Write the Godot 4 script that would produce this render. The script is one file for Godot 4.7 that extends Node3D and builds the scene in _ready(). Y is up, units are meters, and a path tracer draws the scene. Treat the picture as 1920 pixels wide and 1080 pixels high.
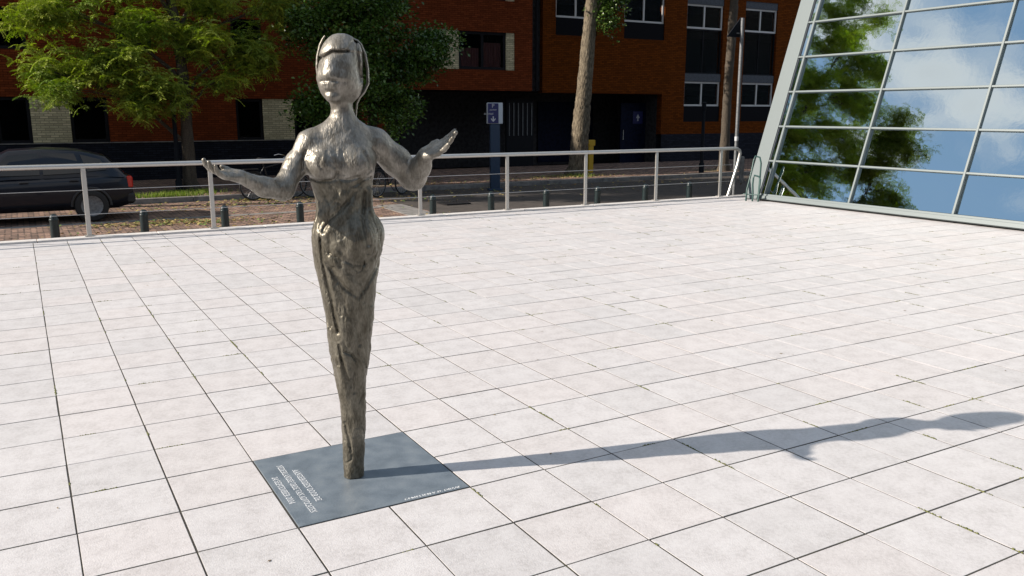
extends Node3D

# ---------------------------------------------------------------- mesh builder
class MB:
	var v := PackedVector3Array()
	var n := PackedVector3Array()
	var c := PackedColorArray()
	var ix := PackedInt32Array()
	var use_col := false
	var col := Color.WHITE
	func vert(p: Vector3, nn: Vector3) -> int:
		v.push_back(p)
		n.push_back(nn)
		if use_col:
			c.push_back(col)
		return v.size() - 1
	func tri(a: int, b: int, d: int) -> void:
		# clockwise from the front, checked against the normals
		var g := (v[b] - v[a]).cross(v[d] - v[a])
		if g.dot(n[a] + n[b] + n[d]) > 0.0:
			ix.push_back(a); ix.push_back(d); ix.push_back(b)
		else:
			ix.push_back(a); ix.push_back(b); ix.push_back(d)
	func quad(p0: Vector3, p1: Vector3, p2: Vector3, p3: Vector3, nn: Vector3) -> void:
		var a := vert(p0, nn)
		vert(p1, nn); vert(p2, nn); vert(p3, nn)
		tri(a, a + 1, a + 2)
		tri(a, a + 2, a + 3)
	func box(ce: Vector3, s: Vector3, b := Basis.IDENTITY) -> void:
		for ax in 3:
			for sg: float in [-1.0, 1.0]:
				var nn := Vector3.ZERO
				nn[ax] = sg
				var u := Vector3.ZERO
				var w := Vector3.ZERO
				u[(ax + 1) % 3] = s[(ax + 1) % 3] * 0.5
				w[(ax + 2) % 3] = s[(ax + 2) % 3] * 0.5
				var o: Vector3 = nn * s[ax] * 0.5
				quad(ce + b * (o - u - w), ce + b * (o + u - w), ce + b * (o + u + w), ce + b * (o - u + w), b * nn)
	func cbox(ce: Vector3, s: Vector3, ch: float, b := Basis.IDENTITY) -> void:
		# box with bevelled edges: 24 vertices, 44 triangles
		var id := {}
		var h := s * 0.5
		for k in 8:
			var sg := Vector3(1 if k & 1 else -1, 1 if k & 2 else -1, 1 if k & 4 else -1)
			for ax in 3:
				var p := Vector3(sg.x * h.x, sg.y * h.y, sg.z * h.z)
				for o in 3:
					if o != ax:
						p[o] -= sg[o] * ch
				var nn := Vector3.ZERO
				nn[ax] = sg[ax]
				id[k * 3 + ax] = vert(ce + b * p, b * nn)
			tri(id[k * 3], id[k * 3 + 1], id[k * 3 + 2])
		for ax in 3:
			var b1 := 1 << ((ax + 1) % 3)
			var b2 := 1 << ((ax + 2) % 3)
			for sg in 2:
				var k0 := (1 << ax) * sg
				var q := [k0, k0 | b1, k0 | b1 | b2, k0 | b2]
				tri(id[q[0] * 3 + ax], id[q[1] * 3 + ax], id[q[2] * 3 + ax])
				tri(id[q[0] * 3 + ax], id[q[2] * 3 + ax], id[q[3] * 3 + ax])
			# the four edges along axis ax
			var a1 := (ax + 1) % 3
			var a2 := (ax + 2) % 3
			for e in 4:
				var kk := (b1 if e & 1 else 0) | (b2 if e & 2 else 0)
				var ke := kk | (1 << ax)
				tri(id[kk * 3 + a1], id[kk * 3 + a2], id[ke * 3 + a2])
				tri(id[kk * 3 + a1], id[ke * 3 + a2], id[ke * 3 + a1])
	func tube(pts: Array, rad: Array, sides := 10, caps := true, flat := 1.0, side_dir := Vector3.ZERO) -> void:
		# swept tube; flat < 1 squeezes it along side_dir
		var prev := -1
		var up := Vector3(0.31, 0.2, 0.93).normalized()
		if side_dir != Vector3.ZERO:
			up = side_dir
		var cnt := pts.size()
		for i in cnt:
			var d: Vector3 = (pts[mini(i + 1, cnt - 1)] - pts[maxi(i - 1, 0)])
			d = d.normalized()
			var x := up.cross(d)
			if x.length() < 0.05:
				x = Vector3(1, 0.1, 0).cross(d)
			x = x.normalized()
			var y := d.cross(x)
			if side_dir == Vector3.ZERO:
				up = y
			var st := v.size()
			for k in sides:
				var t := TAU * k / sides
				var nn := (x * cos(t) * flat + y * sin(t))
				var no := (x * cos(t) + y * sin(t) * flat).normalized()
				vert(pts[i] + nn * rad[i], no)
			if prev >= 0:
				for k in sides:
					var k2 := (k + 1) % sides
					tri(prev + k, prev + k2, st + k2)
					tri(prev + k, st + k2, st + k)
			prev = st
			if caps and (i == 0 or i == cnt - 1):
				var cd := d if i > 0 else -d
				var cc := vert(pts[i], cd)
				var f := v.size()
				for k in sides:
					vert(v[st + k], cd)
				for k in sides:
					tri(cc, f + k, f + (k + 1) % sides)
	func lathe(prof: Array, o := Vector3.ZERO, sides := 16, b := Basis.IDENTITY) -> void:
		# prof: Vector2(radius, height) from the bottom up; smooth
		var prev := -1
		for i in prof.size():
			var t: Vector2 = prof[mini(i + 1, prof.size() - 1)] - prof[maxi(i - 1, 0)]
			var st := v.size()
			for k in sides:
				var a := TAU * k / sides
				var nn := Vector3(cos(a) * t.y, -t.x, sin(a) * t.y)
				nn = nn.normalized() if nn.length() > 1e-6 else Vector3.UP
				vert(o + b * Vector3(cos(a) * prof[i].x, prof[i].y, sin(a) * prof[i].x), b * nn)
			if prev >= 0:
				for k in sides:
					var k2 := (k + 1) % sides
					tri(prev + k, prev + k2, st + k2)
					tri(prev + k, st + k2, st + k)
			prev = st
	func prism(poly: PackedVector2Array, z0: float, z1: float, b := Basis.IDENTITY, o := Vector3.ZERO) -> void:
		var t := Geometry2D.triangulate_polygon(poly)
		for s in 2:
			var zz := z0 if s == 0 else z1
			var nn := b * Vector3(0, 0, -1 if s == 0 else 1)
			if z0 > z1:
				nn = -nn
			var f := v.size()
			for p in poly:
				vert(o + b * Vector3(p.x, p.y, zz), nn)
			for i in range(0, t.size(), 3):
				tri(f + t[i], f + t[i + 1], f + t[i + 2])
		var area := 0.0
		for i in poly.size():
			area += poly[i].cross(poly[(i + 1) % poly.size()])
		for i in poly.size():
			var p := poly[i]
			var q := poly[(i + 1) % poly.size()]
			var e := (q - p).normalized()
			var nn2 := Vector3(e.y, -e.x, 0) * signf(area)
			quad(o + b * Vector3(p.x, p.y, z0), o + b * Vector3(q.x, q.y, z0), o + b * Vector3(q.x, q.y, z1), o + b * Vector3(p.x, p.y, z1), b * nn2)
	func mesh() -> ArrayMesh:
		var a := []
		a.resize(Mesh.ARRAY_MAX)
		a[Mesh.ARRAY_VERTEX] = v
		a[Mesh.ARRAY_NORMAL] = n
		if use_col:
			a[Mesh.ARRAY_COLOR] = c
		a[Mesh.ARRAY_INDEX] = ix
		var m := ArrayMesh.new()
		m.add_surface_from_arrays(Mesh.PRIMITIVE_TRIANGLES, a)
		return m

# ---------------------------------------------------------------- naming
var taken := {}
func numbered(called: String) -> String:
	taken[called] = taken.get(called, -1) + 1
	return called if taken[called] == 0 else "%s_%03d" % [called, taken[called]]

func thing(called: String, label: String, category: String, at := Vector3.ZERO, group := "") -> Node3D:
	var o := Node3D.new()
	o.name = numbered(called)
	add_child(o)
	o.position = at
	tag(o, label, category, group)
	return o

func tag(o: Node, label: String, category: String, group := "") -> void:
	o.set_meta("label", label)
	o.set_meta("category", category)
	if group:
		o.set_meta("group", group)

func obj(called: String, mesh: Mesh, m: Material, parent: Node = self) -> MeshInstance3D:
	var o := MeshInstance3D.new()
	o.name = numbered(called) if parent == self else called
	o.mesh = mesh
	o.material_override = m
	parent.add_child(o, true)
	return o

func struct(called: String, mesh: Mesh, m: Material) -> MeshInstance3D:
	var o := obj(called, mesh, m)
	o.set_meta("kind", "structure")
	return o

# ---------------------------------------------------------------- textures and materials
func lin(r: float, g: float, b: float) -> Color:
	return Color(r, g, b).linear_to_srgb()

func noise(seed_: int, freq: float, oct: int, kind := FastNoiseLite.TYPE_SIMPLEX_SMOOTH) -> FastNoiseLite:
	var f := FastNoiseLite.new()
	f.seed = seed_
	f.frequency = freq
	f.noise_type = kind
	f.fractal_type = FastNoiseLite.FRACTAL_FBM if oct > 1 else FastNoiseLite.FRACTAL_NONE
	f.fractal_octaves = oct
	return f

# layers: [seed, frequency (1/pixels), octaves, weight]; the sum is centred on 0.5; stops: colours (sRGB) spread over 0..1
func tex(size: int, layers: Array, stops: Array) -> ImageTexture:
	var sum := PackedFloat32Array()
	sum.resize(size * size)
	sum.fill(0.5)
	for l in layers:
		var d := noise(l[0], l[1], l[2]).get_seamless_image(size, size).get_data()
		var w: float = l[3] / 255.0
		for i in size * size:
			sum[i] += (d[i] - 127.5) * w
	var lut := PackedByteArray()
	for i in 256:
		var t := i / 255.0 * (stops.size() - 1)
		var k := mini(int(t), stops.size() - 2)
		var cc: Color = stops[k].lerp(stops[k + 1], t - k)
		lut.append(cc.r8); lut.append(cc.g8); lut.append(cc.b8)
	var o := PackedByteArray()
	o.resize(size * size * 3)
	for i in size * size:
		var k := clampi(int(sum[i] * 255.0), 0, 255) * 3
		o[i * 3] = lut[k]; o[i * 3 + 1] = lut[k + 1]; o[i * 3 + 2] = lut[k + 2]
	var im := Image.create_from_data(size, size, false, Image.FORMAT_RGB8, o)
	return ImageTexture.create_from_image(im)

# grey brick bond: one tile of the texture is w x h bricks
func brick_tex(size: int, nx: int, ny: int, joint: float, seed_: int, spread: float, mortar: float) -> ImageTexture:
	var r := RandomNumberGenerator.new()
	r.seed = seed_
	var tone := []
	for i in nx * ny:
		tone.append(1.0 - r.randf() * spread)
	var nd := noise(seed_, 0.05, 3).get_seamless_image(size, size).get_data()
	var o := PackedByteArray()
	o.resize(size * size * 3)
	for y in size:
		var fy := float(y) / size * ny
		var row := int(fy)
		var ey := minf(fy - row, 1.0 - fy + row) / ny
		for x in size:
			var fx := float(x) / size * nx + (0.5 if row % 2 else 0.0)
			var cx := int(fx)
			var ex := minf(fx - cx, 1.0 - fx + cx) / nx
			var t: float = tone[row * nx + cx % nx]
			t *= 0.9 + 0.2 * nd[y * size + x] / 255.0
			if minf(ex, ey) < joint:
				t = mortar
			var b := clampi(int(t * 255.0), 0, 255)
			var k := (y * size + x) * 3
			o[k] = b; o[k + 1] = b; o[k + 2] = b
	return ImageTexture.create_from_image(Image.create_from_data(size, size, false, Image.FORMAT_RGB8, o))

func mat(col: Color, rough := 0.7, metal := 0.0, texture: Texture2D = null, scale := 1.0, bump: Texture2D = null, bump_cm := 0.2) -> StandardMaterial3D:
	var m := StandardMaterial3D.new()
	m.albedo_color = col
	m.roughness = rough
	m.metallic = metal
	if texture or bump:
		m.uv1_triplanar = true
		m.uv1_world_triplanar = true
		m.uv1_scale = Vector3.ONE * scale
	if texture:
		m.albedo_texture = texture
	if bump:
		m.heightmap_enabled = true
		m.heightmap_texture = bump
		m.heightmap_scale = bump_cm
	return m

var M := {}
var rng := RandomNumberGenerator.new()
const STREET := -0.4
const FACADE := -24.0

func _ready() -> void:
	rng.seed = 20040924
	camera_and_light()
	make_materials()
	build_plaza()
	build_street()
	build_red_building()
	build_orange_building()
	build_back_building()
	build_glass_hall()
	build_railing()
	build_trees()
	build_street_things()
	build_plate()
	build_statue()
	print("built in ", Time.get_ticks_msec(), " ms")

# ---------------------------------------------------------------- camera, sky, sun
func camera_and_light() -> void:
	var cam := Camera3D.new()
	cam.name = "camera"
	add_child(cam)
	cam.position = Vector3(-0.8548, 1.6858, 4.0819)
	cam.rotation_degrees = Vector3(-11.561, -29.735, 0.0)
	cam.fov = 37.23
	cam.far = 3000.0
	cam.near = 0.05
	cam.current = true
	var env := Environment.new()
	env.tonemap_mode = Environment.TONE_MAPPER_LINEAR
	env.tonemap_exposure = 1.75
	env.background_mode = Environment.BG_SKY
	env.background_energy_multiplier = 1.0
	env.sdfgi_enabled = true
	env.ssao_enabled = true
	env.ssil_enabled = true
	var sky := Sky.new()
	var pano := PanoramaSkyMaterial.new()
	pano.panorama = sky_picture()
	pano.energy_multiplier = 0.5
	sky.sky_material = pano
	env.sky = sky
	var we := WorldEnvironment.new()
	we.name = "world_environment"
	we.environment = env
	add_child(we)
	var sun := DirectionalLight3D.new()
	sun.name = "sun"
	add_child(sun)
	var el := deg_to_rad(28.5)
	var az := deg_to_rad(17.0)
	sun.basis = Basis.looking_at(Vector3(cos(el) * cos(az), -sin(el), cos(el) * sin(az)))
	sun.light_color = Color(1.0, 0.955, 0.90)
	sun.light_energy = 1.6
	sun.light_angular_distance = 0.5
	sun.shadow_enabled = true

# blue air paling towards the horizon with broken cumulus, the same all round
func sky_picture() -> ImageTexture:
	var w := 1024
	var h := 512
	var nz := noise(77, 1.0, 5)
	nz.fractal_gain = 0.52
	var o := PackedByteArray()
	o.resize(w * h * 3)
	var top := Color(0.23, 0.40, 0.66)
	var hor := Color(0.48, 0.67, 0.88)
	for y in h:
		var el := (0.5 - (y + 0.5) / h) * PI
		var se := sin(el)
		var base := hor.lerp(top, pow(clampf(se, 0, 1), 0.6))
		for x in w:
			var c := base
			if se > 0.02:
				var az := TAU * x / w
				var k := 1.0 / (se + 0.22)
				var px := cos(az) * cos(el) * k
				var pz := sin(az) * cos(el) * k
				var q := nz.get_noise_3d(px * 1.15, pz * 1.15, 3.7) + 0.35 * nz.get_noise_3d(px * 4.0, pz * 4.0, 9.1)
				var a := smoothstep(-0.12, 0.16, q) * smoothstep(0.02, 0.12, se)
				var tone := 0.80 + 0.20 * smoothstep(0.45, 0.1, q)
				c = base.lerp(Color(tone, tone, tone * 1.01), a)
			elif se < 0:
				c = Color(0.25, 0.24, 0.23)
			c = c.linear_to_srgb()
			var i := (y * w + x) * 3
			o[i] = c.r8; o[i + 1] = c.g8; o[i + 2] = c.b8
	return ImageTexture.create_from_image(Image.create_from_data(w, h, false, Image.FORMAT_RGB8, o))

func make_materials() -> void:
	var grain := tex(512, [[1, 0.08, 3, 0.35], [2, 0.35, 2, 0.35], [3, 0.012, 3, 0.35]], [Color(0.78, 0.77, 0.765), Color(0.93, 0.925, 0.925), Color(1, 1, 1)])
	var fine := tex(512, [[4, 0.25, 3, 0.8]], [Color.BLACK, Color.WHITE])
	var soft := tex(512, [[5, 0.03, 4, 0.8]], [Color.BLACK, Color.WHITE])
	var patch := tex(512, [[6, 0.015, 4, 0.7], [7, 0.2, 2, 0.35]], [Color(0.55, 0.55, 0.55), Color(0.85, 0.85, 0.85), Color(1, 1, 1)])
	M.fine = fine
	M.soft = soft
	M.patch = patch
	M.tiles = []
	for t in [Vector3(0.474, 0.464, 0.468), Vector3(0.490, 0.472, 0.472), Vector3(0.460, 0.453, 0.457), Vector3(0.482, 0.473, 0.477), Vector3(0.471, 0.455, 0.455), Vector3(0.450, 0.443, 0.447)]:
		M.tiles.append(mat(lin(t.x * 1.14, t.y * 1.14, t.z * 1.14), 0.78, 0.0, grain, 0.9, fine, 0.12))
	M.joint = mat(Color(1, 1, 1), 0.95, 0.0, tex(512, [[8, 0.02, 4, 0.7], [9, 0.3, 2, 0.5]], [lin(0.012, 0.011, 0.010), lin(0.03, 0.027, 0.023), lin(0.055, 0.055, 0.025)]), 0.6, fine, 0.3)
	M.moss = mat(Color(1, 1, 1), 0.95, 0.0, tex(256, [[10, 0.06, 3, 0.8]], [lin(0.05, 0.06, 0.015), lin(0.12, 0.13, 0.04), lin(0.2, 0.17, 0.07)]), 3.0, fine, 0.5)
	M.slate = mat(Color(1, 1, 1), 0.42, 0.0, tex(512, [[11, 0.012, 4, 0.8], [12, 0.15, 3, 0.35]], [lin(0.085, 0.105, 0.125), lin(0.125, 0.15, 0.175), lin(0.17, 0.195, 0.215)]), 1.1, fine, 0.05)
	M.letter = mat(lin(0.55, 0.57, 0.59), 0.7)
	M.coping = mat(lin(0.62, 0.6, 0.58), 0.75, 0.0, grain, 1.3, fine, 0.1)
	M.concrete = mat(lin(0.25, 0.235, 0.22), 0.85, 0.0, patch, 0.5, fine, 0.2)
	M.steel = mat(lin(0.5, 0.485, 0.46), 0.36, 0.75)
	M.cable = mat(lin(0.5, 0.5, 0.5), 0.35, 0.9)
	var bt := brick_tex(512, 10, 20, 0.006, 31, 0.45, 0.30)
	M.clinker = mat(lin(0.36, 0.225, 0.165), 0.85, 0.0, bt, 0.5, bt, 0.3)
	M.asphalt = mat(lin(0.062, 0.05, 0.042), 0.9, 0.0, patch, 0.4, fine, 0.4)
	M.soil = mat(Color(1, 1, 1), 0.95, 0.0, tex(256, [[13, 0.04, 4, 0.9]], [lin(0.05, 0.035, 0.022), lin(0.12, 0.09, 0.055), lin(0.18, 0.13, 0.08)]), 0.8, fine, 0.8)
	var wt := brick_tex(1024, 9, 30, 0.004, 41, 0.22, 0.62)
	M.red_brick = mat(lin(0.20, 0.045, 0.015), 0.85, 0.0, wt, 0.5, wt, 0.25)
	M.orange_brick = mat(lin(0.15, 0.038, 0.005), 0.85, 0.0, wt, 0.5, wt, 0.25)
	M.cream_brick = mat(lin(0.66, 0.57, 0.36), 0.8, 0.0, wt, 0.5, wt, 0.2)
	M.plinth = mat(lin(0.022, 0.024, 0.034), 0.7, 0.0, wt, 0.5, wt, 0.15)
	M.dark_wall = mat(lin(0.06, 0.058, 0.062), 0.6, 0.0, patch, 0.7)  # dark wall tone with the garage recess shade put into the colour
	M.navy = mat(lin(0.01, 0.014, 0.035), 0.5, 0.0, patch, 0.7)
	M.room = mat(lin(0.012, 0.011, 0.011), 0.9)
	M.grey_frame = mat(lin(0.5, 0.49, 0.48), 0.5)
	M.grey_panel = mat(lin(0.12, 0.13, 0.15), 0.6, 0.0, patch, 2.0)
	M.dark_frame = mat(lin(0.015, 0.015, 0.018), 0.45)
	M.spandrel = mat(lin(0.006, 0.006, 0.008), 0.6)
	M.reflection_sheet = mat(lin(0.2, 0.08, 0.08), 0.9)  # pinkish reflection in the window glass, put in as a folded sheet
	var pane := StandardMaterial3D.new()
	pane.albedo_color = Color(0.04, 0.05, 0.05, 0.25)
	pane.transparency = BaseMaterial3D.TRANSPARENCY_ALPHA
	pane.roughness = 0.03
	pane.metallic_specular = 0.12
	M.pane = pane
	# coated solar glass of the hall: opaque and mirroring
	M.mirror = mat(lin(0.62, 0.70, 0.73), 0.012, 1.0, null, 0.35, soft, 0.03)
	M.alu = mat(lin(0.115, 0.14, 0.145), 0.5, 0.1)
	M.alu_dark = mat(lin(0.03, 0.035, 0.05), 0.5, 0.0)
	M.bollard = mat(lin(0.014, 0.028, 0.03), 0.35, 0.0, patch, 3.0, soft, 0.05)
	M.post_grey = mat(lin(0.22, 0.23, 0.24), 0.5, 0.3, patch, 2.0)
	M.post_dark = mat(lin(0.012, 0.014, 0.018), 0.5)
	M.blue = mat(lin(0.010, 0.03, 0.065), 0.5)
	M.sign_blue = mat(lin(0.01, 0.012, 0.085), 0.5)
	M.sign_grey = mat(lin(0.42, 0.46, 0.5), 0.5)
	M.white = mat(lin(0.45, 0.46, 0.48), 0.6)
	M.yellow = mat(lin(0.55, 0.33, 0.01), 0.5)
	M.green_tube = mat(lin(0.02, 0.06, 0.055), 0.4)
	M.lamp_glass = mat(lin(0.5, 0.5, 0.48), 0.3)
	M.bark = mat(Color(1, 1, 1), 0.9, 0.0, tex(512, [[14, 0.03, 4, 0.9], [15, 0.15, 3, 0.5]], [lin(0.02, 0.015, 0.01), lin(0.12, 0.095, 0.062), lin(0.26, 0.22, 0.155)]), 1.6, soft, 3.0)
	M.bark.uv1_scale = Vector3(1.3, 0.28, 1.3)
	M.bark_dark = mat(Color(1, 1, 1), 0.9, 0.0, tex(256, [[16, 0.05, 4, 0.8]], [lin(0.03, 0.022, 0.016), lin(0.07, 0.055, 0.04), lin(0.12, 0.1, 0.07)]), 2.0, soft, 2.0)
	M.leaf_light = leaf_mat(Color(0.75, 0.85, 0.35), 0.5)
	M.leaf_dark = leaf_mat(Color(0.5, 0.6, 0.25), 0.25)
	M.litter = leaf_mat(Color(0.2, 0.2, 0.1), 0.8)
	for q in ["plinth", "dark_wall", "navy", "spandrel", "dark_frame", "room", "grey_panel", "red_brick", "orange_brick", "post_dark"]:
		M[q].metallic_specular = 0.15
	M.rubber = mat(lin(0.012, 0.012, 0.012), 0.8)
	M.black_metal = mat(lin(0.012, 0.012, 0.014), 0.4, 0.2)
	M.chrome = mat(lin(0.55, 0.55, 0.55), 0.2, 1.0)
	M.car_paint = mat(lin(0.008, 0.01, 0.016), 0.3)
	M.car_paint.clearcoat_enabled = true
	M.car_paint.clearcoat = 0.35
	M.car_paint.metallic_specular = 0.3
	M.car_paint.clearcoat_roughness = 0.05
	M.car_glass = mat(lin(0.006, 0.007, 0.008), 0.04)
	M.car_trim = mat(lin(0.012, 0.012, 0.013), 0.6)
	M.red_lamp = mat(lin(0.45, 0.02, 0.01), 0.15)
	var clay := tex(512, [[21, 0.05, 3, 0.55], [22, 0.16, 3, 0.5]], [Color.BLACK, Color.WHITE])
	M.bronze = mat(Color(1, 1, 1), 0.45, 0.68, tex(512, [[17, 0.014, 4, 1.0], [18, 0.09, 3, 0.75]], [lin(0.30, 0.28, 0.24), lin(0.62, 0.61, 0.58), lin(1.0, 0.99, 0.97)]), 1.7, clay, 0.32)
	M.bronze.uv1_world_triplanar = false
	M.bronze.vertex_color_use_as_albedo = true
	M.bronze.uv1_scale = Vector3(2.4, 0.85, 2.4)

func leaf_mat(back: Color, rough: float) -> StandardMaterial3D:
	var m := StandardMaterial3D.new()
	m.vertex_color_use_as_albedo = true
	m.roughness = rough
	m.backlight_enabled = true
	m.backlight = back
	m.cull_mode = BaseMaterial3D.CULL_DISABLED
	return m

# ---------------------------------------------------------------- plaza
const T := 0.4
const EDGE := -8.72     # far end of the tiles
func tile_mesh(w: float, d: float) -> ArrayMesh:
	var b := MB.new()
	b.cbox(Vector3(0, -0.02, 0), Vector3(w, 0.04, d), 0.0012)
	return b.mesh()

func build_plaza() -> void:
	var cam := Transform3D(Basis.from_euler(Vector3(deg_to_rad(-11.561), deg_to_rad(-29.735), 0)), Vector3(-0.8548, 1.6858, 4.0819)).affine_inverse()
	var root := Node3D.new()
	root.name = "plaza"
	add_child(root)
	root.set_meta("kind", "structure")
	var b := MB.new()
	b.box(Vector3(-3.0, -0.2516, -1.4), Vector3(34.0, 0.5, 15.0))
	obj("slab", b.mesh(), M.joint, root)
	var near := []
	for i in range(-14, 31):
		for j in range(-22, 15):
			if i >= 0 and i < 2 and j >= 0 and j < 2:
				continue
			var p := Vector3((i + 0.5) * T, 0, (j + 0.5) * T)
			if p.z < EDGE + 0.1 or p.x > 11.9:
				continue
			var q := cam * p
			var area := 0.0
			if q.z < -0.2:
				var sx := q.x / -q.z
				var sy := q.y / -q.z
				if absf(sx) < 0.63 and absf(sy) < 0.37:
					area = 1.0 / (q.z * q.z * -q.z)
			near.append([area, i, j])
	near.sort_custom(func(a, c): return a[0] > c[0] if a[0] != c[0] else (a[1] * 100 + a[2] < c[1] * 100 + c[2]))
	var variants := []
	for k in 5:
		variants.append(tile_mesh(T - [0.0065, 0.0075, 0.009, 0.007, 0.008][k], T - [0.008, 0.007, 0.009, 0.0105, 0.0085][k]))
	var rest := []
	for k in 6:
		rest.append(MB.new())
	for k in near.size():
		var i: int = near[k][1]
		var j: int = near[k][2]
		var at := Vector3((i + 0.5) * T + rng.randf_range(-0.001, 0.001), rng.randf_range(-0.0003, 0.0013), (j + 0.5) * T + rng.randf_range(-0.001, 0.001))
		var bs := Basis.from_euler(Vector3(rng.randf_range(-0.0012, 0.0012), rng.randf_range(-0.002, 0.002), rng.randf_range(-0.0012, 0.0012)))
		var tone: int = [0, 0, 1, 2, 3, 3, 4, 4, 5][rng.randi() % 9]
		if k < 300:
			var o := obj("paving_tile", variants[rng.randi() % 5], M.tiles[tone], root)
			o.transform = Transform3D(bs, at)
		else:
			rest[tone].cbox(at + Vector3(0, -0.02, 0), Vector3(T - 0.008, 0.04, T - 0.0085), 0.0014, bs)
	for k in 6:
		var o := obj("far_paving_tiles", rest[k].mesh(), M.tiles[k], root)
		o.set_meta("kind", "stuff")
	# moss and sand standing in some joints
	var mo := MB.new()
	for k in 420:
		var along := rng.randf() < 0.55
		var line := rng.randi_range(-3, 24) * T
		var other := rng.randf_range(-8.5, 3.2) if along else rng.randf_range(-1.2, 11.0)
		var li := rng.randi_range(-20, 7) * T
		var ln := rng.randf_range(0.02, 0.16)
		var c := Vector3(line, -0.0005, other) if along else Vector3(other, -0.0005, li)
		if c.x > -0.05 and c.x < 0.85 and c.z > -0.05 and c.z < 0.85:
			continue
		var m := int(ln / 0.012) + 1
		for s in m:
			var off := (s - m * 0.5) * 0.012
			var pp := c + (Vector3(0, 0, off) if along else Vector3(off, 0, 0)) + Vector3(rng.randf_range(-0.002, 0.002), rng.randf_range(-0.002, 0.002), rng.randf_range(-0.002, 0.002))
			var r := rng.randf_range(0.004, 0.0075)
			mo.lathe([Vector2(r, -0.004), Vector2(r * 0.8, r * 0.4), Vector2(0.0005, r * 0.75)], pp, 6)
	var mm := obj("joint_moss", mo.mesh(), M.moss, root)
	mm.set_meta("kind", "stuff")
	# pale coping along the street edge
	for k in 15:
		var cb := MB.new()
		cb.cbox(Vector3(0, 0, 0), Vector3(1.494, 0.45, 0.19), 0.008)
		var o := obj("coping_stone", cb.mesh(), M.coping, root)
		o.position = Vector3(-9.0 + k * 1.5, -0.195, -8.88)

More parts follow.
